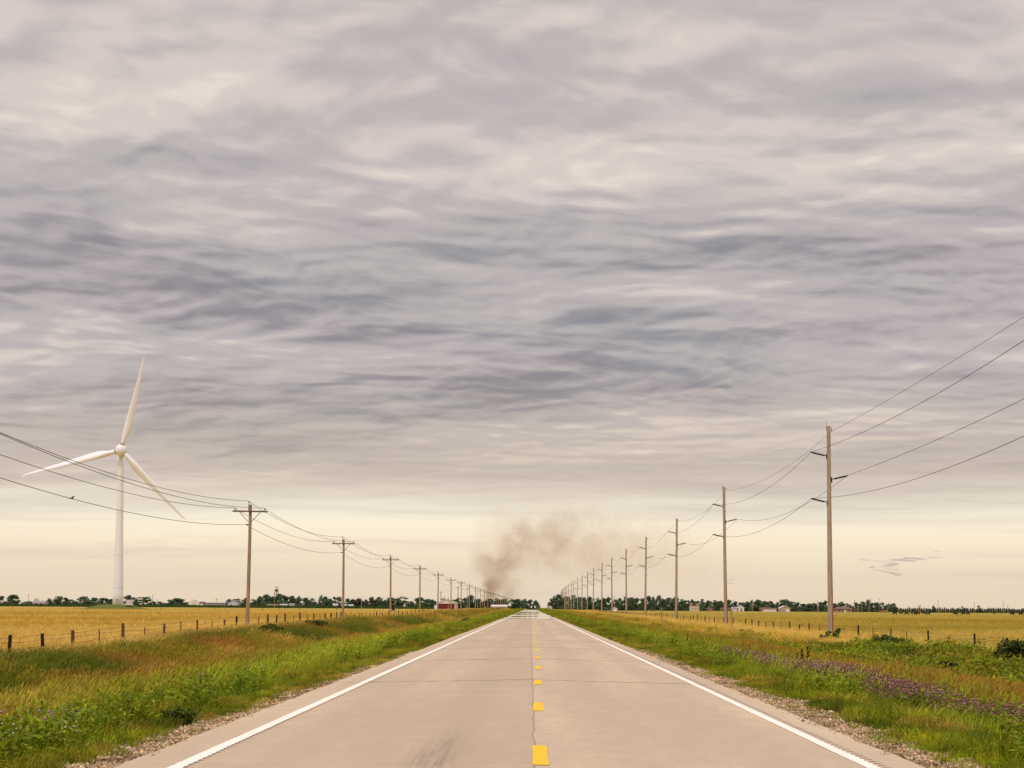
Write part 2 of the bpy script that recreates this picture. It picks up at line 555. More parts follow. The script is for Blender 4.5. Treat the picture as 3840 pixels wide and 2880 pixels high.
# ------------------------------------------------------------------ ground sheet
def build_ground():
    xs = list(np.arange(-34, 34.01, 0.5))
    st = 0.6
    x = 34.0
    ext = []
    while x < 7000:
        st *= 1.11
        x += st
        ext.append(x)
    xs = np.array([-e for e in ext[::-1]] + xs + ext)
    ys = list(np.arange(-40, 80, 0.7))
    y = ys[-1]
    while y < 14000:
        y += max(0.7, 0.0095 * y)
        ys.append(y)
    ys = np.array(ys)
    gx, gy = np.meshgrid(xs, ys)
    gx = gx + curve(gy)
    vx, vy = gx.ravel(), gy.ravel()
    vz = ground_z(vx, vy)
    nx, ny = len(xs), len(ys)
    idx = np.arange(nx * ny).reshape(ny, nx)
    q = np.stack([idx[:-1, :-1], idx[:-1, 1:], idx[1:, 1:], idx[1:, :-1]], -1).reshape(-1, 4)
    me = bpy.data.meshes.new('ground')
    me.vertices.add(len(vx))
    me.vertices.foreach_set('co', np.stack([vx, vy, vz], -1).ravel())
    me.loops.add(q.size)
    me.loops.foreach_set('vertex_index', q.ravel())
    me.polygons.add(len(q))
    me.polygons.foreach_set('loop_start', np.arange(0, q.size, 4))
    me.update(calc_edges=True)
    me.polygons.foreach_set('use_smooth', np.ones(len(q), bool))
    t = land_tint(vx, vy)
    at_ = me.attributes.new('tint', 'FLOAT_COLOR', 'POINT')
    at_.data.foreach_set('color', np.concatenate([t, np.ones((len(t), 1))], 1).ravel())
    m, g, out = new_mat('ground')
    P = g.new('ShaderNodeNewGeometry').outputs['Position']
    X, Y, Z = g.xyz(P)[:3]
    tint = g.attr('tint')
    n1 = g.noise(g.mapping(P, scale=(1.0, 0.35, 1)), 1.3, 6, 0.62)
    n2 = g.noise(g.mapping(P, scale=(1.0, 0.5, 1)), 0.035, 5, 0.6)
    n3 = g.noise(g.mapping(P, scale=(0.12, 0.35, 1)), 0.06, 5, 0.65)
    c = g.mix(g.step(n1, 0.35, 0.7), g.mix(1.0, tint, (0.62, 0.60, 0.55), 'MULTIPLY'), tint)
    far = g.step(Y, 120, 420)
    c = g.mix(g.m('MULTIPLY', far, g.step(n2, 0.45, 0.68, 0, 0.5)), c, srgb(170, 150, 62))
    c = g.mix(g.m('MULTIPLY', far, g.step(n3, 0.50, 0.70, 0, 0.6)), c, srgb(190, 156, 66))
    # bare gravelly soil next to the asphalt
    ax = g.m('ABSOLUTE', X)
    edge = g.m('MULTIPLY_ADD', g.noise(P, 0.9, 4, 0.6), 1.6, ax)
    gravel = g.step(edge, 6.0, 5.4)
    nearg = g.step(Y, 140, 60)
    peb = g.noise(P, 22, 3, 0.6)
    gc = g.ramp(peb, [(0.3, srgb(120, 100, 80)), (0.5, srgb(186, 160, 132)), (0.72, srgb(222, 200, 172))])
    c = g.mix(g.m('MULTIPLY', gravel, nearg), c, gc)
    c = g.mix(g.step(X, -20, 20, 0, .35), c, g.mix(1.0, c, (0.96, 1.0, 0.72), 'MULTIPLY'))
    principled(g, out, c, 0.95, 0.1, bump=n1, bump_d=0.15, bump_s=0.6)
    me.materials.append(m)
    o = link('ground', me)
    tag(o, kind='structure')


build_ground()

# ------------------------------------------------------------------ road
EDGE_L, EDGE_R = -4.36, 4.26


def crown_z(s):
    return -0.021 * np.abs(s)


def road_rows(y0, y1, near=0.8, grow=0.01):
    ys = [y0]
    while ys[-1] < y1:
        ys.append(ys[-1] + max(near, grow * ys[-1]))
    return np.array(ys)


def strip(name, mat, ss, ys, zoff, jag=None, skirt=0.0):
    """A sheet following the road: columns ss (offsets from the crown), rows ys. jag(k, y) shifts a column sideways."""
    V, Fc = [], []
    n = len(ss)
    for y in ys:
        cx = float(curve(y))
        for k, s in enumerate(ss):
            sx = s + (jag(k, y) if jag else 0.0)
            z = float(crown_z(sx)) + zoff
            if skirt and k in (0, n - 1): z -= skirt
            V.append((cx + sx, y, z))
    for r in range(len(ys) - 1):
        for k in range(n - 1):
            Fc.append((r * n + k, r * n + k + 1, (r + 1) * n + k + 1, (r + 1) * n + k))
    me = bpy.data.meshes.new(name)
    me.from_pydata(V, [], Fc)
    me.materials.append(mat)
    me.update()
    o = link(name, me)
    tag(o, kind='structure')
    return o


def road_material():
    m, g, out = new_mat('asphalt')
    P = g.new('ShaderNodeNewGeometry').outputs['Position']
    X, Y, Z = g.xyz(P)[:3]
    fine = g.noise(P, 55, 3, 0.7)
    mid = g.noise(g.mapping(P, scale=(1, 0.25, 1)), 3.0, 5, 0.6)
    big = g.noise(g.mapping(P, scale=(1, 0.08, 1)), 0.55, 4, 0.55)
    base = g.mix(g.step(big, 0.35, 0.68), srgb(184, 163, 146), srgb(203, 181, 161))
    base = g.mix(g.step(mid, 0.35, 0.7, 0.0, 0.45), base, srgb(176, 154, 138))
    base = g.mix(g.step(fine, 0.36, 0.66, 0.0, 0.30), base, srgb(222, 204, 184))
    speck = g.noise(P, 34, 2, 0.8)
    base = g.mix(g.step(speck, 0.60, 0.70, 0.0, 0.35), base, srgb(110, 94, 84))
    # the left lane is a shade greyer, split from the right one by a wandering seam
    wob = g.m('SUBTRACT', g.noise(g.vec(0.0, Y, 0.0), 0.33, 4, 0.5), 0.5)
    seam_x = g.m('MULTIPLY_ADD', wob, 0.15, g.m('SUBTRACT', X, 0.06))
    left = g.step(seam_x, 0.01, -0.01)
    base = g.mix(g.m('MULTIPLY', left, g.step(X, -3.4, -0.2, 0.10, 0.42)), base, srgb(176, 154, 138))
    seam = g.step(g.m('ABSOLUTE', seam_x), 0.020, 0.006)
    base = g.mix(g.m('MULTIPLY', seam, 0.42), base, srgb(112, 92, 80))
    # wheel paths polished by tyres
    for cx in (-2.75, -1.0, 1.15, 2.85):
        w = g.step(g.m('ABSOLUTE', g.m('SUBTRACT', X, cx)), 0.55, 0.1)
        base = g.mix(g.m('MULTIPLY', w, g.step(big, 0.3, 0.7, 0.10, 0.36)), base, srgb(172, 152, 138))
    # rubber and oil stain in the left lane
    sx = g.m('DIVIDE', g.m('ADD', X, 1.0), 0.42)
    sy = g.m('DIVIDE', g.m('SUBTRACT', Y, 24.0), 7.0)
    r = g.m('SQRT', g.m('ADD', g.m('MULTIPLY', sx, sx), g.m('MULTIPLY', sy, sy)))
    sn = g.noise(g.mapping(P, scale=(3.5, 0.09, 1)), 2.6, 7, 0.75)
    stain = g.m('MULTIPLY', g.step(r, 1.25, 0.0), g.step(sn, 0.30, 0.80))
    base = g.mix(g.m('MULTIPLY', stain, 0.62), base, srgb(98, 86, 80))
    # short scrapes across the lanes
    scr = g.noise(g.mapping(P, loc=(3, 7, 0), scale=(0.55, 3.2, 1)), 1.4, 3, 0.55)
    base = g.mix(g.step(scr, 0.715, 0.76, 0.0, 0.55), base, srgb(104, 90, 82))
    pale = g.noise(g.mapping(P, loc=(9, 2, 0), scale=(0.10, 2.2, 1)), 1.5, 3, 0.5)
    base = g.mix(g.step(pale, 0.57, 0.75, 0.0, 0.20), base, srgb(226, 208, 188))
    # sealed joints across the road every twenty metres
    jw = g.m('MULTIPLY', g.m('SUBTRACT', g.noise(g.vec(X, Y, 0.0), 1.6, 4, 0.6), 0.5), 0.8)
    jy = g.m('ADD', g.m('SUBTRACT', Y, 50.3), jw)
    jm = g.m('SUBTRACT', g.m('MODULO', g.m('ADD', jy, 10.25), 20.5), 10.25)
    half = g.m('MULTIPLY_ADD', Y, 0.0016, 0.02)
    joint = g.step(g.m('ABSOLUTE', jm), g.m('MULTIPLY', half, 1.5), g.m('MULTIPLY', half, 0.6))
    joint = g.m('MULTIPLY', joint, g.step(Y, 44, 46))
    base = g.mix(g.m('MULTIPLY', joint, 0.8), base, srgb(96, 80, 68))
    # milled rumble slots along both edge lines
    for cx, hw in ((3.80, 0.075), (-3.575, 0.05)):
        slot = g.step(g.m('ABSOLUTE', g.m('SUBTRACT', X, cx)), hw, hw * 0.7)
        ph = g.m('FRACT', g.m('MULTIPLY', Y, 1 / 0.34))
        on = g.m('MULTIPLY', g.step(ph, 0.0, 0.1), g.step(ph, 0.5, 0.4))
        base = g.mix(g.m('MULTIPLY', g.m('MULTIPLY', slot, on), 0.75), base, srgb(104, 86, 74))
    # pale dusty strip at the outer edge
    dust = g.step(g.m('MULTIPLY_ADD', mid, 0.8, g.m('ABSOLUTE', X)), 4.3, 4.75)
    base = g.mix(g.m('MULTIPLY', dust, 0.35), base, srgb(206, 184, 158))
    base = g.mix(1.0, base, (0.965, 0.97, 0.90), 'MULTIPLY')
    p = principled(g, out, base, 0.9, 0.12, bump=fine, bump_d=0.008, bump_s=0.5)
    # hot air over the far road mirrors the sky in bands
    gl = g.new('ShaderNodeBsdfGlossy')
    gl.inputs['Roughness'].default_value = 0.015
    gl.inputs['Color'].default_value = (0.97, 0.95, 0.94, 1)
    wy = g.m('MULTIPLY_ADD', g.m('SUBTRACT', g.noise(g.mapping(P, scale=(0.12, 0.006, 1)), 1.0, 3, 0.6), 0.5), 14.0, Y)
    inv = g.m('DIVIDE', 13440.0, wy)
    bands = g.noise(g.vec(0.0, inv, 0.0), 0.13, 1, 0.4)
    ripple = g.noise(g.vec(g.m('MULTIPLY', X, 0.03), inv, 3.0), 0.35, 2, 0.5)
    hot = g.step(wy, 322, 345)
    tilt = g.m('MULTIPLY', g.step(bands, 0.47, 0.56), 0.0085)
    tilt = g.m('MULTIPLY_ADD', g.m('SUBTRACT', ripple, 0.5), 0.0016, tilt)
    tilt = g.m('MULTIPLY', tilt, -1.0)
    g.l.new(g.vm('NORMALIZE', g.vec(0.0, tilt, 1.0)), gl.inputs['Normal'])
    mx = g.new('ShaderNodeMixShader')
    g.put(mx.inputs[0], g.m('MULTIPLY', hot, 0.9))
    g.l.new(p.outputs[0], mx.inputs[1])
    g.l.new(gl.outputs[0], mx.inputs[2])
    g.l.new(mx.outputs[0], out.inputs[0])
    return m


ROAD_M = road_material()
_ers = lambda k, y: (0.10 * (fbm(y / 1.7, y * 0 + k, 71) - 0.5) if k in (0, 1, 7, 8) else 0.0)
strip('road', ROAD_M, [EDGE_L - 0.1, EDGE_L, -3.0, -1.5, 0, 1.5, 3.0, EDGE_R, EDGE_R + 0.1], road_rows(-30, 4200), 0.0,
      jag=lambda k, y: float(_ers(k, y)), skirt=0.12)


def paint(name, col, worn):
    m, g, out = new_mat(name)
    P = g.new('ShaderNodeNewGeometry').outputs['Position']
    n = g.noise(P, 40, 4, 0.7)
    n2 = g.noise(g.mapping(P, scale=(1, 0.3, 1)), 2.5, 5, 0.65)
    c = g.mix(g.step(n2, 0.4, 0.75, 0, 0.25), col, tuple(x * 0.8 for x in col))
    c = g.mix(g.m('MULTIPLY', g.step(n, 0.62, 0.72), worn), c, srgb(190, 168, 150))
    principled(g, out, c, 0.7, 0.25, bump=n, bump_d=0.004)
    return m


WHITE_P = paint('white_paint', srgb(244, 236, 224), 0.5)
YELLOW_P = paint('yellow_paint', (0.86, 0.52, 0.012), 0.3)


def edge_line(sgn):
    """White line whose right-hand edge is bitten by the rumble slots."""
    def jag(k, y):
        j = 0.012 * (float(vnoise(np.array([y * 1.3]), np.array([k * 5.0]), 81)[0]) - 0.5)
        if k == 1 and y < 150:
            ph = (y / 0.34) % 1.0
            j -= (0.026 if sgn > 0 else 0.012) if ph < 0.5 else 0.0
        return j
    ys = list(np.arange(14, 150, 0.085)) + list(road_rows(150, 4200)[0:])
    c = 3.665 * sgn
    strip('edge_line', WHITE_P, [c - 0.085, c + 0.085], ys, 0.006, jag)


edge_line(-1)
edge_line(1)


def centre_dashes():
    mb = MB()
    k = 0
    y = 24.75
    while y < 322:
        x0 = 0.125 + min(0.16, 0.0022 * (y - 24)) + random.uniform(-0.02, 0.02)
        hw = 0.083
        L = 3.25 if k == 0 else 3.0 + random.uniform(-0.1, 0.1)
        n = 7
        l, r = [], []
        for i in range(n):
            yy = y - L / 2 + L * i / (n - 1)
            l.append((x0 - hw + random.uniform(-0.006, 0.006), yy))
            r.append((x0 + hw + random.uniform(-0.006, 0.006), yy))
        vs = [(p[0], p[1], -0.021 * abs(p[0]) + 0.006) for p in l] + [(p[0], p[1], -0.021 * abs(p[0]) + 0.006) for p in r]
        mb.add(vs, [(i, i + n, i + n + 1, i + 1) for i in range(n - 1)])
        k += 1
        y += 11.95
    o = mb.build('centre_line', YELLOW_P)
    tag(o, kind='structure')


centre_dashes()

# ------------------------------------------------------------------ scattered growth
def leaf_material(name, translucent=0.3, rough=0.75):
    m, g, out = new_mat(name)
    tint = g.attr('tint', 'INSTANCER')
    petal = g.attr('petal', 'GEOMETRY', 'Fac')
    tip = g.attr('tip', 'GEOMETRY', 'Fac')
    t2 = g.attr('tint2', 'INSTANCER')
    rnd = g.attr('rnd', 'GEOMETRY', 'Fac')
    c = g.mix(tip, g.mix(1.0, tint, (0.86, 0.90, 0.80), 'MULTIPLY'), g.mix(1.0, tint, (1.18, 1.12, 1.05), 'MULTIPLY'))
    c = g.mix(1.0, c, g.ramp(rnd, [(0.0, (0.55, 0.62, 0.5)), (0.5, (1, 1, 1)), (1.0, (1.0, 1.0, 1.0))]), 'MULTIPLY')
    c = g.mix(g.step(rnd, .68, 1.0, 0, .55), c, g.mix(1.0, c, (1.75, 1.5, 1.5), 'MULTIPLY'))
    c = g.mix(petal, c, t2)
    p = g.new('ShaderNodeBsdfPrincipled')
    g.put(p.inputs['Base Color'], c)
    p.inputs['Roughness'].default_value = rough
    p.inputs['Specular IOR Level'].default_value = 0.15
    tr = g.new('ShaderNodeBsdfTranslucent')
    g.put(tr.inputs['Color'], c)
    mx = g.new('ShaderNodeMixShader')
    mx.inputs[0].default_value = translucent
    g.l.new(p.outputs[0], mx.inputs[1])
    g.l.new(tr.outputs[0], mx.inputs[2])
    g.l.new(mx.outputs[0], out.inputs[0])
    return m


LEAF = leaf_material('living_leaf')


class Tuft:
    """Gathers blades, leaves and flower heads of one prototype."""
    def __init__(self, seed):
        self.r = random.Random(seed)
        self.v, self.f, self.tip, self.pet, self.rn = [], [], [], [], []

    def poly(self, pts, faces, tips, pet=0.0):
        b = len(self.v)
        self.v += pts
        self.f += [tuple(i + b for i in q) for q in faces]
        self.tip += tips
        self.pet += [pet] * len(pts)
        self.rn += [self.r.random()] * len(pts)

    def blade(self, x, y, h, w, lean, az, curl=0.5, face=None, z0=-0.03):
        ca, sa = math.cos(az), math.sin(az)
        fa = self.r.uniform(0, 2 * math.pi) if face is None else face
        wx, wy = math.cos(fa) * w / 2, math.sin(fa) * w / 2
        m = (x + ca * lean * 0.35 * h, y + sa * lean * 0.35 * h, h * 0.58)
        t = (x + ca * lean * h, y + sa * lean * h, h * (1 - curl * lean * 0.4))
        self.poly([(x - wx, y - wy, z0), (x + wx, y + wy, z0), (m[0] - wx * .8, m[1] - wy * .8, m[2]), (m[0] + wx * .8, m[1] + wy * .8, m[2]), t],
                  [(0, 1, 3, 2), (2, 3, 4)], [0, 0, .6, .6, 1])
        return t

    def leaf(self, p, L, w, az, el, pet=0.0, tip=0.6):
        d = Vector((math.cos(az) * math.cos(el), math.sin(az) * math.cos(el), math.sin(el)))
        s = d.cross(Vector((self.r.uniform(-.5, .5), self.r.uniform(-.5, .5), 1))).normalized()
        p = Vector(p)
        a = [p, p + d * L * .45 + s * w / 2, p + d * L, p + d * L * .45 - s * w / 2]
        self.poly([tuple(q) for q in a], [(0, 1, 2, 3)], [tip * .5, tip, 1, tip], pet)

    def ball(self, c, rad, pet=1.0):
        n = 5
        vs = [(c[0], c[1], c[2] + rad)] + [(c[0] + rad * math.cos(2 * math.pi * k / n), c[1] + rad * math.sin(2 * math.pi * k / n), c[2] + self.r.uniform(-.2, .2) * rad) for k in range(n)] + [(c[0], c[1], c[2] - rad)]
        self.poly(vs, [(0, 1 + k, 1 + (k + 1) % n) for k in range(n)] + [(n + 1, 1 + (k + 1) % n, 1 + k) for k in range(n)], [1.0] + [.6] * n + [.2], pet)

    def mesh(self, name):
        me = bpy.data.meshes.new(name)
        me.from_pydata(self.v, [], self.f)
        for nm, dat in (('tip', self.tip), ('petal', self.pet), ('rnd', self.rn)):
            a = me.attributes.new(nm, 'FLOAT', 'POINT')
            a.data.foreach_set('value', dat)
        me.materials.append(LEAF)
        return me


def proto_short(seed):
    t = Tuft(seed); r = t.r
    for _ in range(34):
        a, q = r.uniform(0, 6.283), r.random() ** .5 * .26
        t.blade(q * math.cos(a), q * math.sin(a), r.uniform(.14, .36), r.uniform(.010, .018), r.uniform(.1, .8), r.uniform(0, 6.283))
    for _ in range(10):
        a, q = r.uniform(0, 6.283), r.random() ** .5 * .24
        t.leaf((q * math.cos(a), q * math.sin(a), r.uniform(.02, .16)), r.uniform(.05, .11), r.uniform(.025, .05), r.uniform(0, 6.283), r.uniform(-.1, .9))
    return t


def proto_tall(seed):
    t = Tuft(seed); r = t.r
    for _ in range(24):
        a, q = r.uniform(0, 6.283), r.random() ** .5 * .22
        t.blade(q * math.cos(a), q * math.sin(a), r.uniform(.30, .62), r.uniform(.008, .014), r.uniform(.15, .75), r.gauss(0.2, 1.1))
    for _ in range(13):
        a, q = r.uniform(0, 6.283), r.random() ** .5 * .2
        h = r.uniform(.5, .92)
        az = r.gauss(0.15, .7)
        tp = t.blade(q * math.cos(a), q * math.sin(a), h, .007, r.uniform(.15, .45), az, .3)
        L = r.uniform(.10, .19)                       # seed head
        d = Vector((math.cos(az) * .5, math.sin(az) * .5, .75)).normalized()
        p = Vector(tp) - d * L * .3
        s = Vector((-d.y, d.x, 0.2)).normalized() * r.uniform(.010, .018)
        t.poly([tuple(p), tuple(p + d * L * .4 + s), tuple(p + d * L), tuple(p + d * L * .4 - s)], [(0, 1, 2, 3)], [.9, 1, 1, 1])
    return t


def proto_weed(seed, big=1.0):
    t = Tuft(seed); r = t.r
    for _ in range(9):
        a, q = r.uniform(0, 6.283), r.random() ** .5 * .22 * big
        x, y = q * math.cos(a), q * math.sin(a)
        h = r.uniform(.22, .50) * big
        t.blade(x, y, h, .012, r.uniform(.05, .3), r.uniform(0, 6.283))
        for k in range(9):
            z = h * (0.15 + 0.85 * k / 8)
            t.leaf((x, y, z), r.uniform(.07, .14) * big, r.uniform(.028, .055) * big, r.uniform(0, 6.283), r.uniform(-.2, .8))
    return t


def proto_clover(seed):
    t = Tuft(seed); r = t.r
    for _ in range(16):
        a, q = r.uniform(0, 6.283), r.random() ** .5 * .26
        x, y = q * math.cos(a), q * math.sin(a)
        h = r.uniform(.25, .55)
        tp = t.blade(x, y, h, .009, r.uniform(.05, .3), r.uniform(0, 6.283), .2)
        for k in range(5):
            z = h * (.2 + .7 * k / 5)
            t.leaf((x, y, z), r.uniform(.05, .09), r.uniform(.03, .05), r.uniform(0, 6.283), r.uniform(-.2, .7), 0, .3)
        if r.random() < .62:
            t.ball((tp[0], tp[1], tp[2] + .01), r.uniform(.017, .027))
    return t


def proto_spray(seed):
    """Loose plant with small bright flower heads at the top."""
    t = Tuft(seed); r = t.r
    for _ in range(10):
        a, q = r.uniform(0, 6.283), r.random() ** .5 * .3
        x, y = q * math.cos(a), q * math.sin(a)
        h = r.uniform(.45, .9)
        tp = t.blade(x, y, h, .010, r.uniform(.05, .3), r.uniform(0, 6.283), .2)
        for k in range(6):
            t.leaf((x, y, h * (.15 + .6 * k / 6)), r.uniform(.06, .11), r.uniform(.02, .035), r.uniform(0, 6.283), r.uniform(0, .8))
        for k in range(5):
            t.ball((tp[0] + r.uniform(-.07, .07), tp[1] + r.uniform(-.07, .07), tp[2] + r.uniform(-.10, .02)), r.uniform(.014, .028))
    return t


def proto_stone(seed):
    r = random.Random(seed)
    t = Tuft(seed)
    for _ in range(14):
        a, q = r.uniform(0, 6.283), r.random() ** .5 * .22
        t.ball((q * math.cos(a), q * math.sin(a), r.uniform(-.004, .012)), r.uniform(.012, .034), 0.0)
    return t


def make_proto_set(name, fn, n):
    c = bpy.data.collections.new(name)
    for k in range(n):
        me = fn(100 * len(name) + k).mesh(name + '_shape')
        o = bpy.data.objects.new('%s_%02d' % (name, k), me)
        c.objects.link(o)
    return c


SETS = {
    'short': make_proto_set('short_grass', proto_short, 5),
    'tall': make_proto_set('tall_grass', proto_tall, 6),
    'weed': make_proto_set('broad_weed', proto_weed, 5),
    'clover': make_proto_set('clover', proto_clover, 5),
    'spray': make_proto_set('flower_spray', proto_spray, 4),
    'stone': make_proto_set('stone', proto_stone, 4),
}


def scatter(name, label, setname, x, y, scl, tint, tint2=None, tilt=0.10, zscl=None):
    """One stuff object: prototypes of a set strewn over the ground at (x, y)."""
    n = len(x)
    x = np.asarray(x); y = np.asarray(y)
    z = ground_z(x, y)
    z = np.where(np.abs(x - curve(y)) < 4.45, crown_z(x) - 0.02, z)
    me = bpy.data.meshes.new(name)
    me.vertices.add(n)
    me.vertices.foreach_set('co', np.stack([x, y, z], -1).ravel())
    def put(nm, typ, key, arr):
        a = me.attributes.new(nm, typ, 'POINT')
        a.data.foreach_set(key, np.ascontiguousarray(arr).ravel())
    rot = np.stack([RNG.normal(0, tilt, n), RNG.normal(tilt * .5, tilt, n), RNG.uniform(-0.9, 0.9, n) if setname == 'tall' else RNG.uniform(0, 6.283, n)], -1)
    put('rot', 'FLOAT_VECTOR', 'vector', rot)
    sc = np.stack([scl, scl, scl * (1 if zscl is None else zscl)], -1)
    put('scl', 'FLOAT_VECTOR', 'vector', sc)
    put('idx', 'INT', 'value', RNG.integers(0, 60, n).astype(np.int32))
    one = np.ones((n, 1))
    put('tint', 'FLOAT_COLOR', 'color', np.concatenate([np.clip(tint, 0.004, .95), one], 1))
    t2 = tint if tint2 is None else tint2
    put('tint2', 'FLOAT_COLOR', 'color', np.concatenate([np.clip(t2, 0.004, .95), one], 1))
    o = link(name, me)
    tag(o, label, kind='stuff')
    ng = bpy.data.node_groups.new(name, 'GeometryNodeTree')
    ng.interface.new_socket('Geometry', in_out='INPUT', socket_type='NodeSocketGeometry')
    ng.interface.new_socket('Geometry', in_out='OUTPUT', socket_type='NodeSocketGeometry')
    gi = ng.nodes.new('NodeGroupInput'); go = ng.nodes.new('NodeGroupOutput')
    ci = ng.nodes.new('GeometryNodeCollectionInfo')
    ci.inputs['Collection'].default_value = SETS[setname]
    ci.inputs['Separate Children'].default_value = True
    ci.inputs['Reset Children'].default_value = True
    ip = ng.nodes.new('GeometryNodeInstanceOnPoints')
    ip.inputs['Pick Instance'].default_value = True
    def na(nm, typ):
        q = ng.nodes.new('GeometryNodeInputNamedAttribute'); q.data_type = typ
        q.inputs['Name'].default_value = nm
        return [s for s in q.outputs if s.enabled and s.name == 'Attribute'][0]
    L = ng.links.new
    L(gi.outputs[0], ip.inputs['Points'])
    L(ci.outputs[0], ip.inputs['Instance'])
    L(na('idx', 'INT'), ip.inputs['Instance Index'])
    er = ng.nodes.new('FunctionNodeEulerToRotation')
    L(na('rot', 'FLOAT_VECTOR'), er.inputs[0])
    L(er.outputs[0], ip.inputs['Rotation'])
    L(na('scl', 'FLOAT_VECTOR'), ip.inputs['Scale'])
    L(ip.outputs[0], go.inputs[0])
    md = o.modifiers.new('scatter', 'NODES')
    md.node_group = ng
    return o


def wedge(dens, y0, y1, s0, s1, margin=4.5, left=True):
    """Random points with offset s0..s1 from the road centre inside the camera's view, dens per square metre."""
    n = int(dens * (y1 - y0) * (s1 - s0))
    y = RNG.uniform(y0, y1, n)
    s = RNG.uniform(s0, s1, n)
    ok = s < 0.246 * y + margin
    y, s = y[ok], s[ok]
    x = (-s if left else s) + curve(y)
    return x, y, s


def cat(*parts):
    return [np.concatenate(k) for k in zip(*parts)]


def jit(t, amt=0.14):
    n = len(t)
    return t * (1 + RNG.normal(0, amt, (n, 1))) * (1 + RNG.normal(0, amt * .35, (n, 3)))


Q = 1.0     # overall density of the growth


def grow():
    # ---- short green grass on both verges, thinning on the gravel
    pts = []
    for left in (True, False):
        pts += [wedge(34 * Q, 18, 60, 4.5, 9.8, left=left), wedge(22 * Q, 60, 120, 4.4, 9.8, left=left), wedge(8 * Q, 120, 260, 4.4, 10, left=left),
                wedge(2.0 * Q, 260, 620, 4.4, 10, left=left), wedge(0.55 * Q, 620, 1500, 4.4, 12, left=left)]
    x, y, s = cat(*pts)
    right = x - curve(y) > 0
    edge = np.where(right, 5.15, 4.9) + 0.9 * (fbm(x, y / 3, 91) - 0.5) * 2 - 0.5 * sstep(y, 55, 110)
    pr = sstep(s, edge - 0.55, edge + 0.35)
    pr = np.where(s < edge - .5, 0.10 * (fbm(x / .9, y / 2.2, 94) > .5), pr)
    cl_c = 8.05 + .5 * (fbm(y / 9, y * 0, 107) - .5)
    pr = pr * np.where(right & (y < 95), 1 - .8 * np.exp(-((s - cl_c + .12) / .5) ** 2), 1.0)
    ok = RNG.random(len(x)) < np.where(y > 120, np.maximum(pr, .75), pr)
    x, y, s = x[ok], y[ok], s[ok]
    sc = RNG.uniform(.6, 1.5, len(x)) * (0.5 + 0.75 * sstep(s, 4.6, 6.5)) * (.75 + .5 * fbm(x / 1.3, y / 3, 93)) * (.66 + .34 * sstep(y, 60, 220)) * (1 + sstep(y, 200, 700) * 1.2)
    t = mixc(land_tint(x, y), C_GREEN[None], 0.2 * (s < 8.5))
    t = mixc(t, C_DKGREEN[None] * .8, sstep(fbm(x / .8, y / 2.0, 115), .50, .64) * .6)
    t = mixc(t, C_GOLD[None], sstep(fbm(x / .7, y / 1.8, 116), .58, .72) * .55)
    t = jit(t, .26)
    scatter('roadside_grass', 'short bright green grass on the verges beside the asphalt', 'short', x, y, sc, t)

    # ---- tall lime grass in tufts among it, tall gold and rust grass behind
    pts = []
    for left in (True, False):
        pts += [wedge(15 * Q, 25, 75, 8.0, 28, left=left), wedge(11 * Q, 75, 130, 8.0, 30, left=left), wedge(5.5 * Q, 130, 260, 8.2, 34, left=left),
                wedge(1.7 * Q, 260, 620, 8.5, 34, left=left), wedge(0.5 * Q, 620, 1300, 9, 36, left=left)]
    x, y, s = cat(*pts)
    right = x - curve(y) > 0
    scrub = right & (s > 14.0) & (s < 24.5) & (y < 122)
    ok = RNG.random(len(x)) < sstep(s + 2.4 * (fbm(x / 2, y / 5, 95) - .5), 7.8, 9.6) * np.where(scrub, 0.30, 1.0) * np.where(right & (s < 8.7), 0.12, 1.0)
    x, y, s = x[ok], y[ok], s[ok]
    sc = RNG.uniform(.7, 1.15, len(x)) * (1 + sstep(y, 200, 700) * .5)
    ditch = (s > 9) & (s < 14)
    sc = sc * np.where(ditch, 0.92, 0.9) * (1 - 0.25 * (s > 20))
    scatter('tall_grass', 'tall gold and rust coloured grass in the ditches and along the fences', 'tall', x, y, sc, jit(land_tint(x, y), .16))

    pts = []
    for left in (True, False):
        pts += [wedge(5 * Q, 24, 140, 5.6, 10.2, left=left), wedge(1.2 * Q, 140, 420, 5.6, 10, left=left)]
    x, y, s = cat(*pts)
    ok = RNG.random(len(x)) < sstep(fbm(x / 2.2, y / 7, 97), .50, .66) * np.where(x - curve(y) > 0, np.where(s > 7.4, .05, .6), 1.0)
    x, y, s = x[ok], y[ok], s[ok]
    scatter('lime_grass', 'pale lime tufts of seeding grass standing in the verge', 'tall', x, y, RNG.uniform(.6, .95, len(x)),
            jit(mixc(C_LIME[None], C_GREEN[None], RNG.uniform(0, .6, len(x)))))

    # ---- broad-leaved weeds
    pts = []
    for left in (True, False):
        pts += [wedge(4.5 * Q, 22, 80, 5.6, 20, left=left), wedge(3.0 * Q, 80, 160, 5.6, 20, left=left), wedge(0.7 * Q, 160, 420, 5.6, 20, left=left)]
    x, y, s = cat(*pts)
    w = fbm(x / 3, y / 8, 99)
    ok = RNG.random(len(x)) < np.where(s < 9, sstep(w, .5, .62) * .8, sstep(fbm(x / 5, y / 11, 31), .46, .58) * .95)
    x, y, s = x[ok], y[ok], s[ok]
    t = mixc(C_GREEN[None], C_DKGREEN[None], np.clip(.35 + .5 * sstep(s, 9, 13) + RNG.normal(0, .15, len(x)), 0, 1))
    scatter('weeds', 'leafy dark green weeds in patches along the ditches', 'weed', x, y, RNG.uniform(.75, 1.3, len(x)), jit(t))

    # ---- scrubby vines on the right bank
    x, y, s = cat(wedge(17 * Q, 55, 150, 13.6, 26.0, left=False), wedge(1.2 * Q, 150, 260, 14, 20, left=False))
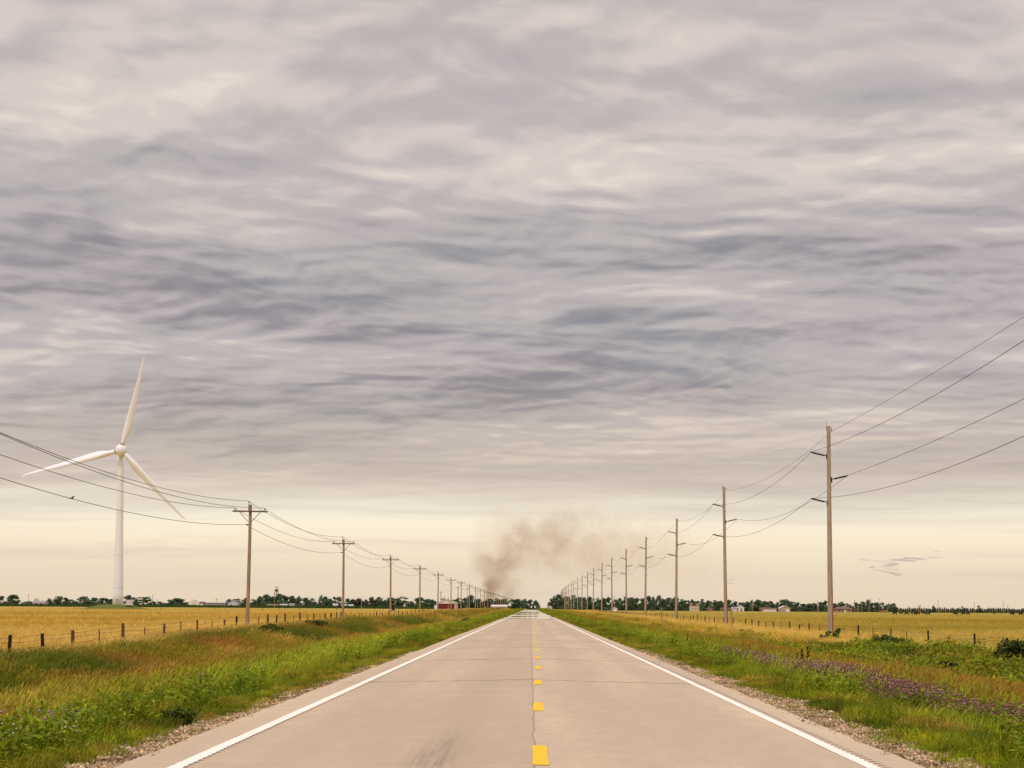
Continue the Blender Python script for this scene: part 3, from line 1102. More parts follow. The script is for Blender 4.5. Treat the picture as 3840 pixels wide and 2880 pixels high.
    ok = RNG.random(len(x)) < sstep(fbm(x / 3.2, y / 7, 103), .36, .50) * np.clip(1 - sstep(y, 112, 132), .10, 1) * sstep(s, 13.5, 16.0) * (1 - sstep(s, 23.5, 25.5))
    x, y, s = x[ok], y[ok], s[ok]
    t = mixc(C_GREEN[None], C_DKGREEN[None], np.clip(sstep(fbm(x / 2.5, y / 4, 105), .4, .6) * .7 + RNG.normal(0, .12, len(x)), 0, 1))
    t = mixc(t, C_OLIVE[None], sstep(fbm(x / 1.8, y / 3, 106), .5, .66) * .7)
    scatter('bank_vines', 'tangled green vines and scrub covering the right bank below the fence', 'weed', x, y, RNG.uniform(1.2, 2.3, len(x)), jit(t))

    # ---- clover band on the right and stray clover on the left
    x, y, s = wedge(42 * Q, 24, 92, 6.9, 9.6, left=False)
    cc = 8.05 + .5 * (fbm(y / 9, y * 0, 107) - .5)
    ok = RNG.random(len(x)) < np.exp(-((s - cc) / .52) ** 2) * sstep(y, 100, 70) * (.42 + .5 * sstep(fbm(x / 1.2, y / 3, 109), .40, .58))
    x, y = x[ok], y[ok]
    xl, yl, sl = wedge(1.0, 28, 60, 6.4, 9.5)
    okl = RNG.random(len(xl)) < sstep(fbm(xl / 1.5, yl / 3, 111), .58, .68)
    x = np.concatenate([x, xl[okl]]); y = np.concatenate([y, yl[okl]])
    n = len(x)
    pink = mixc(np.array(srgb(154, 114, 104))[None], np.array(srgb(194, 156, 150))[None], RNG.random(n))
    pink = mixc(pink, np.array(srgb(150, 96, 92))[None], (RNG.random(n) < .6) * .85)
    scatter('clover', 'pink flowering clover in a long band on the verge', 'clover', x, y, RNG.uniform(.8, 1.2, n), jit(mixc(C_DKGREEN[None], C_OLIVE[None], RNG.random(n) * .7)), pink)

    # ---- yellow flowers
    X, Y_ = [], []
    for cx, cy, r, k in ((15.0, 135, 3.0, 46), (13.5, 120, 2.0, 26), (19.5, 165, 2.4, 34), (17.0, 250, 3.5, 70), (14.5, 215, 2.5, 30), (20.5, 130, 1.2, 16), (-11.5, 165, 1.3, 12), (18, 330, 4, 60)):
        X.append(cx + RNG.normal(0, r * .6, k)); Y_.append(cy + RNG.normal(0, r * 3.5, k))
    x = np.concatenate(X); y = np.concatenate(Y_)
    scatter('yellow_flowers', 'bright yellow wildflowers scattered through the grass', 'spray', x, y, RNG.uniform(.7, 1.1, len(x)), jit(np.repeat(C_OLIVE[None], len(x), 0)),
            jit(np.repeat(np.array(srgb(250, 214, 50))[None], len(x), 0), .06))

    # ---- the two hay fields
    pts = []
    for left, s0 in ((True, 19.5), (False, 25.5)):
        pts += [wedge(7 * Q, 55, 170, s0, 48, left=left), wedge(3.2 * Q, 170, 300, s0, 78, left=left), wedge(.75 * Q, 300, 560, s0, 142, left=left), wedge(.16 * Q, 560, 1100, s0, 275, left=left)]
    x, y, s = cat(*pts)
    sc = RNG.uniform(.65, 1.0, len(x)) * (1 - .55 * sstep(y, 400, 800)) * .85
    scatter('field_grass', 'ripe golden grass covering both flat fields', 'tall', x, y, sc, jit(land_tint(x, y), .13))

    # ---- loose gravel along the edges of the asphalt
    x, y, s = cat(wedge(44, 19, 45, 4.25, 5.7, left=False), wedge(26, 45, 95, 4.25, 5.3, left=False), wedge(44, 19, 40, 4.36, 5.4), wedge(24, 40, 80, 4.36, 4.9))
    ok = RNG.random(len(x)) < sstep(s + .9 * (fbm(x, y / 2, 113) - .5), 5.55, 4.6)
    x, y = x[ok], y[ok]
    n = len(x)
    t = mixc(np.array(srgb(146, 120, 94))[None], np.array(srgb(228, 206, 176))[None], RNG.random(n) ** 1.3)
    scatter('gravel', 'loose tan and white gravel along the asphalt edges', 'stone', x, y, RNG.uniform(.5, .95, n), t, tilt=.05)


grow()
# ------------------------------------------------------------------ materials of built things
def wood_material(name, light, dark, rust=None):
    """Weathered pole wood: long drying cracks, stains, old sap streaks low down."""
    m, g, out = new_mat(name)
    P = g.new('ShaderNodeTexCoord').outputs['Object']
    X, Y, Z = g.xyz(P)[:3]
    grain = g.noise(g.mapping(P, scale=(9, 9, 0.35)), 3.0, 6, 0.65)
    blot = g.noise(g.mapping(P, scale=(2, 2, 0.5)), 2.2, 5, 0.6)
    c = g.ramp(grain, [(0.30, dark), (0.48, tuple((a + b) / 2 for a, b in zip(light, dark))), (0.62, light), (0.8, tuple(min(1, a * 1.12) for a in light))])
    c = g.mix(g.step(blot, 0.5, 0.75, 0, 0.5), c, tuple(a * 0.62 for a in light))
    crack = g.noise(g.mapping(P, loc=(1, 2, 0), scale=(7, 7, 0.16)), 2.4, 3, 0.5)
    c = g.mix(g.step(crack, 0.60, 0.66, 0, 0.75), c, tuple(a * 0.22 for a in light))
    if rust:
        lo = g.step(g.m('MULTIPLY_ADD', blot, 5.0, Z), 9.5, 4.0)
        side = g.step(g.m('MULTIPLY_ADD', grain, 0.1, X), 0.10, 0.18)
        c = g.mix(g.m('MULTIPLY', lo, g.m('MULTIPLY', side, 0.85)), c, rust)
    knots = g.noise(g.mapping(P, scale=(6, 6, 2.2)), 2.0, 2, 0.5)
    c = g.mix(g.step(knots, 0.68, 0.74, 0, 0.7), c, tuple(a * 0.2 for a in light))
    principled(g, out, c, 0.9, 0.1, bump=grain, bump_d=0.02)
    return m


POLE_M = wood_material('weathered_pole_wood', srgb(190, 162, 134), srgb(124, 100, 80))
TALL_M = wood_material('tall_pole_wood', srgb(196, 176, 156), srgb(132, 114, 98), rust=srgb(150, 78, 34))
ARM_M = wood_material('crossarm_wood', srgb(142, 112, 84), srgb(84, 64, 48))
POST_M = wood_material('grey_post_wood', srgb(120, 96, 74), srgb(52, 40, 32))
POST_D = wood_material('dark_post_wood', srgb(62, 46, 38), srgb(26, 20, 18))
STEEL_POST = simple('rusty_post_steel', srgb(72, 40, 32), 0.7, 0.4, 4)
IRON = simple('dark_iron', srgb(40, 34, 32), 0.6, 0.3, 8, metal=0.3)
POLYMER = simple('dark_polymer', srgb(30, 26, 24), 0.5, 0.15, 6)
PORCELAIN = simple('brown_porcelain', srgb(92, 70, 60), 0.3, 0.2, 6, spec=0.5)
CABLE = simple('aged_cable', srgb(64, 58, 54), 0.6, 0.2, 3, metal=0.2)
ORD = ['nearest', 'second nearest', 'third nearest', 'fourth nearest', 'fifth nearest', 'sixth nearest', 'seventh nearest', 'eighth nearest', 'ninth nearest', 'tenth nearest',
       'eleventh nearest', 'twelfth nearest', 'thirteenth nearest', 'fourteenth nearest', 'fifteenth nearest', 'sixteenth nearest', 'seventeenth nearest', 'eighteenth nearest',
       'nineteenth nearest', 'twentieth nearest', 'twenty-first nearest', 'twenty-second nearest', 'twenty-third nearest', 'twenty-fourth nearest', 'twenty-fifth nearest',
       'twenty-sixth nearest', 'twenty-seventh nearest', 'twenty-eighth nearest', 'twenty-ninth nearest', 'thirtieth nearest']
NTH = ['first', 'second', 'third', 'fourth', 'fifth', 'sixth', 'seventh', 'eighth', 'ninth', 'tenth', 'eleventh', 'twelfth', 'thirteenth', 'fourteenth', 'fifteenth', 'sixteenth',
       'seventeenth', 'eighteenth', 'nineteenth', 'twentieth', 'twenty-first', 'twenty-second', 'twenty-third', 'twenty-fourth', 'twenty-fifth', 'twenty-sixth', 'twenty-seventh', 'twenty-eighth']


# ------------------------------------------------------------------ crossarm poles left of the road
LAT_L, D0_L, SP_L = 20.5, 163.0, 84.4
H_L = 9.35                                     # pole length above ground


def make_crossarm_pole():
    t = empty('utility_pole', (0, 0, 0))
    n = 12
    pts, rad = [], []
    for i in range(9):
        k = i / 8
        pts.append((0.02 * math.sin(3 * k) , 0, -0.6 + (H_L + 0.6) * k))
        rad.append(0.150 - 0.042 * k)
    MB().tube(pts, rad, n).build('pole_shaft', POLE_M, t, smooth=False)
    za = H_L - 0.50
    MB().box(-1.27, 1.27, -0.245, -0.125, za - 0.055, za + 0.055).build('crossarm', ARM_M, t)
    for s in (-1, 1):
        MB().tube([(s * 0.76, -0.19, za - 0.055), (s * 0.11, -0.15, za - 0.76)], 0.022, 6).build('arm_brace', IRON, t)
        mb = MB()
        mb.tube([(s * 1.08, -0.185, za - 0.09), (s * 1.08, -0.185, za + 0.14)], 0.013, 6)
        mb.lathe([(0.02, 0.10), (0.05, 0.12), (0.062, 0.15), (0.035, 0.17), (0.048, 0.19), (0.030, 0.235), (0.0, 0.245)], 10, (s * 1.08, -0.185, za))
        mb.build('pin_insulator', PORCELAIN, t)
    mb = MB()
    mb.box(-0.145, -0.085, -0.05, 0.05, H_L - 0.42, H_L + 0.02)
    mb.tube([(-0.11, 0, H_L - 0.05), (-0.11, 0, H_L + 0.16)], 0.016, 6)
    mb.lathe([(0.02, 0.13), (0.055, 0.15), (0.062, 0.18), (0.036, 0.20), (0.048, 0.22), (0.028, 0.26), (0.0, 0.27)], 10, (-0.11, 0, H_L))
    mb.build('top_insulator', PORCELAIN, t)
    mb = MB()
    mb.box(-0.20, -0.10, -0.03, 0.03, H_L - 1.49, H_L - 1.42)
    mb.lathe([(0.0, -0.05), (0.045, -0.04), (0.045, 0.04), (0.0, 0.05)], 8, (-0.24, 0, H_L - 1.455))
    mb.build('neutral_bracket', IRON, t)
    return t


pole0 = make_crossarm_pole()
LEFT_POLES = []
N_LEFT = 30
for i in range(-1, N_LEFT):
    d = D0_L + SP_L * i
    x = -LAT_L + float(curve(d)) + (random.uniform(-.12, .12) if i > 0 else 0)
    LEFT_POLES.append(Vector((x, d, gz(x, d) if i != 0 else gz(x, d))))
for k, p in enumerate(LEFT_POLES):
    o = pole0 if k == 1 else copy_tree(pole0)
    o.location = p if k else p - Vector((0, 0, 0.27))
    o.rotation_euler = (random.uniform(-.012, .012), random.uniform(-.014, .014) if k > 1 else 0.010, random.uniform(-.05, .05) if k > 1 else 0)
    tag(o, ('%s wooden crossarm pole in the row along the fence left of the road' % ORD[k - 1]) if k else 'wooden crossarm pole standing before the nearest one, just past the left edge', 'utility pole', 'crossarm poles left of the road')


def wires(name, label, spans, sags, rad, group, mat=None):
    """One conductor hung from support to support."""
    mb = MB()
    for (a, b), sg in zip(spans, sags):
        n = 26 if a.y < 400 else 8
        pts = []
        for i in range(n + 1):
            t = i / n
            p = a.lerp(b, t)
            p.z -= 4 * sg * t * (1 - t)
            pts.append(p)
        mb.tube(pts, rad, 5, caps=False)
    o = mb.build(name, mat or CABLE)
    return tag(o, label, 'power line', group)


OFF_L = [(-0.11, 0, H_L + 0.27, 'topmost'), (1.08, -0.185, H_L - 0.25, 'right crossarm'), (-1.08, -0.185, H_L - 0.25, 'left crossarm'), (-0.24, 0, H_L - 1.45, 'lowest')]
for ox, oy, oz, nm in OFF_L:
    P = [p + Vector((ox, oy, oz)) for p in LEFT_POLES[:18]]
    P[0].z -= 0.27
    P.insert(0, P[0] - Vector((0, SP_L, 0)))
    sag = [0.72 + 0.06 * math.sin(7 * ox + i) for i in range(len(P) - 1)]
    lab = {'topmost': 'topmost wire strung over the tips of the crossarm poles', 'right crossarm': 'wire on the road-side arm tips of the crossarm poles',
           'left crossarm': 'wire on the field-side arm tips of the crossarm poles', 'lowest': 'lowest wire of the crossarm poles, with a bird on it'}[nm]
    wires('power_line', lab, list(zip(P[:-1], P[1:])), sag, 0.0145, 'wires of the crossarm poles')

# ------------------------------------------------------------------ tall poles right of the road
LAT_R, D0_R, SP_R = 26.0, 195.0, 104.0
H_R = 18.5


def make_tall_pole(adj=(0, 0, 0, 0)):
    t = empty('transmission_pole', (0, 0, 0))
    pts, rad = [], []
    for i in range(11):
        k = i / 10
        pts.append((-0.03 * math.sin(2.5 * k), 0, -0.8 + (H_R + 0.8) * k))
        rad.append(0.255 - 0.095 * k)
    MB().tube(pts, rad, 14).build('pole_shaft', TALL_M, t)
    for s, zt in ((-1, 2.62 - adj[1]), (1, 4.66 - adj[2]), (-1, 6.66 - adj[3])):
        zb = H_R - zt
        r0 = 0.19
        MB().box(s * r0 - 0.06, s * r0 + 0.06, -0.09, 0.09, zb - 0.28, zb + 0.18).build('arm_bracket', IRON, t)
        a = Vector((s * (r0 + 0.05), 0, zb + 0.0))
        b = Vector((s * (r0 + 1.36), 0, zb + 0.31))
        d = (b - a)
        n = 12
        pts, rad = [a], [0.035]
        for k in range(n):
            f0 = 0.16 + 0.78 * k / n
            for df, rr in ((0.0, 0.048), (0.008, 0.098), (0.034, 0.098), (0.042, 0.048)):
                pts.append(a + d * (f0 + df)); rad.append(rr)
        pts.append(b); rad.append(0.03)
        ins = MB().tube(pts, rad, 10).build('post_insulator', POLYMER, t)
        MB().box(b.x - 0.06, b.x + 0.06, -0.10, 0.10, b.z - 0.05, b.z + 0.05).build('wire_clamp', IRON, ins)
    for zt in (1.0, 3.3, 5.6, 7.6, 2.45, 4.5):
        z = H_R - zt
        MB().tube([(-0.21, 0, z), (0.21, 0, z)], 0.022, 6).build('through_bolt', IRON, t)
    mb = MB()
    mb.tube([(-0.20, 0, H_R - 0.45), (-0.21, 0, H_R + 0.55)], [0.014, 0.008], 6)
    mb.tube([(-0.27, 0, H_R - 0.15), (0.1, 0, H_R - 0.15)], 0.014, 6)
    mb.tube([(-0.27, 0, H_R - 0.30), (0.1, 0, H_R - 0.30)], 0.014, 6)
    mb.build('lightning_rod', IRON, t)
    MB().tube([(0.14, 0, H_R - 0.16 + min(adj[0], 0)), (0.24, 0, H_R - 0.22 + adj[0]), (0.25, 0, H_R - 0.46 + adj[0])], [0.02, 0.02, 0.05], 6).build('ground_wire_clamp', IRON, t)
    return t


tall0 = make_tall_pole()
RIGHT_POLES = []
N_RIGHT = 23
for i in range(-1, N_RIGHT):
    d = D0_R + SP_R * i
    x = LAT_R + float(curve(d)) + (random.uniform(-.15, .15) if i > 0 else 0)
    RIGHT_POLES.append(Vector((x, d, gz(x, d) + random.uniform(-.3, .25) * (i > 0))))
RIGHT_POLES[0].z = RIGHT_POLES[1].z + .5
for k, p in enumerate(RIGHT_POLES):
    o = make_tall_pole((0, -.2, .4, -.85)) if k == 0 else tall0 if k == 1 else copy_tree(tall0)
    o.location = p
    o.rotation_euler = (0, random.uniform(-.012, .012) if k > 1 else -0.002, random.uniform(-.06, .06) if k > 1 else 0)
    tag(o, ('%s tall wooden pole with side insulators in the row right of the road' % ORD[k - 1]) if k else 'tall wooden pole standing before the nearest one, just past the right edge', 'utility pole', 'tall poles right of the road')

for k_, (ox, oz, lab) in enumerate(((0.25, H_R - 0.46, 'thin top wire strung along the heads of the tall poles'),
                    (-1.55, H_R - 2.62 + 0.36, 'wire on the upper road-side insulators of the tall poles'),
                    (1.55, H_R - 4.66 + 0.36, 'wire on the field-side insulators of the tall poles'),
                    (-1.55, H_R - 6.66 + 0.36, 'wire on the lower road-side insulators of the tall poles'))):
    P = [p + Vector((ox, 0, oz)) for p in RIGHT_POLES[:14]]
    thin = oz > H_R - 1
    s0 = (.30, .9, .5, 1.16)[k_]
    P[0].z += (0, -.2, .4, -.85)[k_]
    sag = [s0 if i == 0 else (1.15 if thin else 1.5) for i in range(len(P) - 1)]
    P.insert(0, P[0] - Vector((0, SP_R, 0)))
    sag.insert(0, 1.0)
    wires('power_line', lab, list(zip(P[:-1], P[1:])), sag, 0.013 if thin else 0.017, 'wires of the tall poles')

# ------------------------------------------------------------------ bird on the lowest left wire
BIRD_M = simple('brown_feathers', srgb(84, 62, 50), 0.8, 0.35, 30)


def make_bird():
    a, b = [p + Vector((-0.24, 0, H_L - 1.45)) for p in LEFT_POLES[:2]]
    a.z -= 0.27
    best, bt = 1e9, 0
    for k in range(400):
        t = k / 400
        p = a.lerp(b, t); p.z -= 4 * 0.74 * t * (1 - t)
        c = CAM_ROT.transposed() @ (p - Vector((0, 0, CAM_Z)))
        px = 1920 + F * c.x / -c.z
        if abs(px - 271) < best: best, bt, bp = abs(px - 271), t, p
    me = bpy.data.meshes.new('bird')
    P = [(0, 0, .075), (-.03, 0, .10), (.045, 0, .115), (.075, 0, .165), (.105, 0, .168), (.128, 0, .162), (-.09, 0, .06), (-.17, 0, .02), (.0, .018, .03), (.0, .018, .002), (0, -.018, .03), (0, -.018, .002)]
    E = [(0, 1), (0, 2), (2, 3), (3, 4), (4, 5), (1, 6), (6, 7), (0, 8), (8, 9), (0, 10), (10, 11)]
    R = [.052, .05, .045, .032, .026, .006, .026, .016, .010, .006, .010, .006]
    me.from_pydata(P, E, [])
    o = link('bird', me)
    sk = o.modifiers.new('skin', 'SKIN')
    for v, r in zip(me.skin_vertices[0].data, R): v.radius = (r, r * (1.0 if r > .02 else .8))
    me.skin_vertices[0].data[0].use_root = True
    o.modifiers.new('sub', 'SUBSURF').render_levels = 2
    me.materials.append(BIRD_M)
    o.location = bp + Vector((0, 0, 0.012))
    o.scale = (.88, .88, .88)
    tag(o, 'small brown bird perched on the lowest wire left of the turbine tower', 'bird')


make_bird()

# ------------------------------------------------------------------ barbed wire fences
WIRE_M = simple('fence_wire', srgb(96, 80, 66), 0.6, 0.2, 4)


def wood_post_mesh(r, h, mat, name):
    mb = MB()
    mb.tube([(0, 0, -0.4), (0.01, 0, h * .5), (0, 0, h - 0.02), (0, 0, h)], [r, r * .97, r * .92, r * .7], 9)
    return mb.mesh(name, mat)


def steel_post_mesh():
    mb = MB()
    mb.box(-0.028, 0.028, -0.006, 0.006, -0.3, 1.25)
    mb.box(-0.006, 0.006, 0.0062, 0.045, -0.3, 1.25)
    for k in range(9): mb.box(-0.012, 0.012, -0.016, -0.0062, 0.2 + .11 * k, 0.235 + .11 * k)
    return mb.mesh('steel_post', STEEL_POST)


PM_G = [wood_post_mesh(r, h, POST_M, 'wooden_post') for r, h in ((.075, 1.28), (.09, 1.36), (.062, 1.22))]
PM_D = [wood_post_mesh(r, h, POST_D, 'wooden_post') for r, h in ((.08, 1.34), (.066, 1.26))]
PM_S = steel_post_mesh()


def fence(label, pts, every=2, zoff=0.0, strands=(0.42, 0.72, 1.0, 1.2), tall=1.0):
    t = empty('wire_fence', pts[0], 0, label, 'fence')
    tops = []
    for k, p in enumerate(pts):
        q = Vector(p) - Vector(pts[0])
        if k % every == 0:
            me = random.choice(PM_G if random.random() < .55 else PM_D)
        else:
            me = PM_S if random.random() < .8 else random.choice(PM_D)
        o = link('steel_post' if me is PM_S else 'wooden_post', me, t, q)
        s = random.uniform(.9, 1.08) * tall
        o.scale = (1, 1, s)
        o.rotation_euler = (random.uniform(-.05, .05), random.uniform(-.05, .05), random.uniform(0, 3))
    for h in strands:
        mb = MB()
        for k in range(len(pts) - 1):
            a = Vector(pts[k]) - Vector(pts[0]) + Vector((0, -.07, h * tall)); b = Vector(pts[k + 1]) - Vector(pts[0]) + Vector((0, -.07, h * tall))
            mid = (a + b) / 2; mid.z -= random.uniform(.01, .06)
            mb.tube([a, mid, b], 0.0075, 4, caps=False)
        mb.build('wire_strand', WIRE_M, t)
    return t


ptsl = []
for k in range(-2, 97):
    d = 8400 * 21.2 / (1942 - 0) if k == 0 else 1 / (0.000515 + 0.0000362 * k) * 0
    inv = 0.000515 + 0.0000362 * k
    d = 21.2 * 8400 * inv
    if d < 70: continue
    x = -21.2 + float(curve(d)) + random.uniform(-.05, .05)
    ptsl.append((x, d, gz(x, d) - 0.02))
fence('long barbed wire fence of mixed posts along the left field', ptsl)
ptsr = []
for k in range(-3, 95):
    inv = 0.000569 + 0.0000357 * k
    d = 26.9 * 8400 * inv
    if d < 95: continue
    x = 26.9 + float(curve(d)) + random.uniform(-.06, .06)
    ptsr.append((x, d, gz(x, d) - 0.02))
fence('long barbed wire fence of thin posts along the right field', ptsr)
# a tall grey corner post standing free near the right fence
for px, d, yt, lab in ((2743, 240, 2288, 'tall grey wooden post beside the second tall pole on the right'), (2481, 330, 2279, 'tall pale wooden post beside the third tall pole on the right')):
    p = on_ground(px, d)
    h = at(px, yt, d).z - p.z
    tag(MB().tube([(0, 0, -.5), (0, 0, h)], [.10, .085], 9).build('wooden_post', POLE_M, None, loc=p), lab, 'post', 'free standing posts on the right')
# the fence across the far end of the left field
xs_far = [46, 150, 251, 279, 333, 347, 425, 500, 563, 603, 630, 690, 747, 808, 870, 925, 985, 1047, 1121, 1170, 1212, 1262, 1310, 1357, 1404, 1427, 1437, 1500, 1556, 1612]
fence('distant fence of short dark posts across the left field', [tuple(on_ground(px, 850)) for px in xs_far], every=3, tall=1.15, strands=(0.6, 1.1))
# ------------------------------------------------------------------ wind turbine
TURB_M = simple('turbine_white', srgb(236, 236, 240), 0.35, 0.03, 0.6, spec=0.4)
DARK_GAP = simple('dark_seal', srgb(60, 56, 54), 0.6)
TD = 1000.0


def make_turbine():
    px = lambda a: a / (F / TD)                    # photo pixels to metres at that distance
    base = at(442, 2269, TD + 4.5)
    base.y = TD
    hub = at(454, 1687, TD)
    t = empty('wind_turbine', base, 0, 'white three-bladed wind turbine on a grassy mound in the left field', 'wind turbine')
    H = hub.z - base.z
    top_x = hub.x - base.x
    prof = []
    for k in range(13):
        f = k / 12
        prof.append(f)
    rings = []
    n = 40
    for f in prof:
        r = 2.42 * (1 - f) + 1.28 * f
        if f < .5: r = 2.42 + (1.72 - 2.42) * (f / .5)
        else: r = 1.72 + (1.30 - 1.72) * ((f - .5) / .5)
        z = -1.0 + (H - 2.2 + 1.0) * f
        rings.append([((top_x + hub.x * .0045) * f + r * math.cos(2 * math.pi * i / n), r * math.sin(2 * math.pi * i / n) + 4.5, z) for i in range(n)])
    tw = MB().rings(rings).build('tower', TURB_M, t, smooth=True)
    mb = MB()
    for f in (.13, .34, .62):
        r = (2.42 + (1.72 - 2.42) * (f / .5) if f < .5 else 1.72 + (1.30 - 1.72) * ((f - .5) / .5)) + .025
        z = -1.0 + (H - 1.2) * f
        mb.rings([[((top_x + hub.x * .0045) * f + r * math.cos(2 * math.pi * i / n), r * math.sin(2 * math.pi * i / n) + 4.5, z + dz) for i in range(n)] for dz in (-.05, .05)])
    mb.build('flange', simple('flange_grey', srgb(190, 182, 176), 0.5), tw)
    MB().box(-.5 , .5, 4.5 - 2.46, 4.5 - 2.30, 0.6, 2.9).build('tower_door', simple('door_grey', srgb(176, 170, 164), 0.5), tw)
    # nacelle: a rounded box running back from the rotor
    hx, hz = top_x, H
    rings = []
    for y, w, h in ((-1.0, 1.9, 1.9), (0.0, 2.15, 2.1), (3.0, 2.2, 2.2), (8.0, 2.1, 2.15), (9.8, 1.6, 1.7), (10.2, .9, 1.0)):
        r = []
        for i in range(28):
            a = 2 * math.pi * i / 28
            ca, sa = math.cos(a), math.sin(a)
            k = 1 / (abs(ca) ** 3.2 + abs(sa) ** 3.2) ** (1 / 3.2)
            r.append((hx + w * ca * k - 0.30 - .05 * y, y + 2.0, hz + h * sa * k - .1))
        rings.append(r)
    MB().rings(rings).build('nacelle', TURB_M, t, smooth=True)
    rings = [[(hx - .12 + 2.45 * math.cos(2 * math.pi * i / 28) , y, hz + 2.45 * math.sin(2 * math.pi * i / 28)) for i in range(28)] for y in (.75, 1.0)]
    MB().rings(rings).build('rotor_seal', DARK_GAP, t)
    # spinner
    rings = []
    for k in range(10):
        a = math.pi * .5 * k / 9
        r = 2.7 * math.cos(a) + .02
        rings.append([(hx + r * math.cos(2 * math.pi * i / 28), .7 - 2.6 * math.sin(a), hz + r * math.sin(2 * math.pi * i / 28)) for i in range(28)])
    rings.insert(0, [(hx + 2.3 * math.cos(2 * math.pi * i / 28), 1.3, hz + 2.3 * math.sin(2 * math.pi * i / 28)) for i in range(28)])
    MB().rings(rings).build('spinner', TURB_M, t, smooth=True)
    # blades
    for (tx, ty, flip) in ((535, 1333, 1), (82, 1790, 1), (702, 1946, 1)):
        dx, dz = (tx - 454), -(ty - 1687)
        L = px(math.hypot(dx, dz))
        ang = math.atan2(dz, dx)
        u = Vector((math.cos(ang), 0, math.sin(ang)))
        v = Vector((math.sin(ang), 0, -math.cos(ang)))     # trailing side seen from the camera
        w = Vector((0, 1, 0))
        rings = []
        st = [(0.05, 1.05, 1.0, 0), (0.09, 1.05, 1.0, 0), (0.13, 1.35, .80, .12), (0.18, 1.90, .55, .45), (0.24, 2.15, .40, .62), (0.32, 2.0, .33, .60), (0.45, 1.65, .28, .50), (0.6, 1.28, .24, .40),
              (0.75, .95, .2, .30), (0.88, .66, .18, .22), (0.95, .48, .16, .18), (0.985, .28, .14, .14), (1.0, .06, .1, .12)]
        for f, c, th, sh in st:
            tw_ = R_(18) * (1 - f) ** 1.5 * (1 if f > .1 else .3) + R_(12)
            ring = []
            for i in range(20):
                a = 2 * math.pi * i / 20
                cx = (c * math.cos(a) + sh * 1.15) * (.86 if f > .1 else 1)
                cy = c * th * math.sin(a) * (1 - .35 * math.cos(a) * (f > .12))
                x2 = cx * math.cos(tw_) - cy * math.sin(tw_)
                y2 = cx * math.sin(tw_) + cy * math.cos(tw_)
                pre = -1.4 * f * f
                ring.append(Vector((hx, 0.1, hz)) + u * (L * f) + v * x2 + w * (y2 + pre))
            rings.append(ring)
        bl = MB().rings(rings).build('blade', TURB_M, t, smooth=True)
        ring = []
        for q in (.055, .062):
            ring.append([Vector((hx, 0.1, hz)) + u * (L * q) + v * 1.14 * math.cos(2 * math.pi * i / 20) + w * 1.14 * math.sin(2 * math.pi * i / 20) for i in range(20)])
        MB().rings(ring).build('root_ring', simple('root_grey', srgb(150, 142, 136), 0.5), bl)
    return t


make_turbine()


def blob_mesh(name, w, dpt, h, seed, mat, n=48, m=20):
    """Low irregular mound."""
    vs, fs = [], []
    for j in range(m + 1):
        f = j / m
        for i in range(n):
            a = 2 * math.pi * i / n
            r = f * (1 + .18 * (float(vnoise(np.array([2.2 * math.cos(a) + 5]), np.array([2.2 * math.sin(a) + 5]), seed)[0]) - .5) * 2)
            z = h * (1 - sstep(np.array([f]), .25, 1.0)[0]) + .35 * h * (float(fbm(np.array([f * 5 * math.cos(a) + 9]), np.array([f * 5 * math.sin(a) + 9]), seed + 3)[0]) - .5) * (1 - f ** 3)
            vs.append((r * w / 2 * math.cos(a), r * dpt / 2 * math.sin(a), z))
    for j in range(m):
        for i in range(n):
            k = (i + 1) % n
            fs.append((j * n + i, (j + 1) * n + i, (j + 1) * n + k, j * n + k))
    me = bpy.data.meshes.new(name)
    me.from_pydata(vs, [], fs)
    me.polygons.foreach_set('use_smooth', [True] * len(fs))
    me.materials.append(mat)
    return me


MOUND_M = simple('mound_turf', srgb(96, 102, 34), 0.95, 0.45, .9)
pm = on_ground(436, 992)
mound = link('mound', blob_mesh('mound', 33, 22, at(436, 2268.5, 992).z - pm.z + .1, 5, MOUND_M), None, pm)
tag(mound, kind='structure')

# white transformer cabinet by the tower
p = at(484, 2267, 988)
cab = empty('transformer_cabinet', p, 0, 'white metal cabinet beside the wind turbine tower', 'cabinet')
CAB_M = simple('cabinet_white', srgb(222, 214, 212), 0.5, .06)
MB().box(-1.55, 1.55, -1.2, 1.2, -.3, 2.0).build('body', CAB_M, cab)
MB().box(-1.62, 1.62, -1.27, 1.27, 2.003, 2.12).build('roof', CAB_M, cab)
for s in (-.75, .75):
    MB().box(s - .62, s + .62, -1.24, -1.203, .1, 1.85).build('door', simple('cabinet_door', srgb(206, 196, 198), .5), cab)
MB().box(-1.45, -1.15, -1.26, -1.243, .2, 1.8).build('vent', DARK_GAP, cab)

# ------------------------------------------------------------------ water tower
p = on_ground(1036, 1750)
wt = empty('water_tower', p, 0, 'white drum water tower on dark legs above the trees', 'water tower')
zt, zb2, zl = at(1036, 2198, 1750).z - p.z, at(1036, 2212, 1750).z - p.z, at(1036, 2219, 1750).z - p.z
WT_W = simple('tank_white', srgb(214, 204, 200), .5, .06)
WT_D = simple('tank_dark', srgb(56, 44, 48), .6, .1)
MB().lathe([(0, zb2), (1.4, zb2), (1.4, zt - .3), (1.46, zt - .25), (1.46, zt - .1), (0.2, zt + .25), (0, zt + .25)], 24).build('tank', WT_W, wt, smooth=False)
MB().lathe([(0, zl), (.5, zl + .15), (1.1, zl + .7), (1.42, zb2 - .003), (0, zb2 - .003)], 24).build('tank_bottom', WT_D, wt)
MB().lathe([(1.41, zb2 + .02), (1.75, zb2 + .02), (1.75, zb2 + .12), (1.41, zb2 + .12)], 24).build('walkway', WT_D, wt)
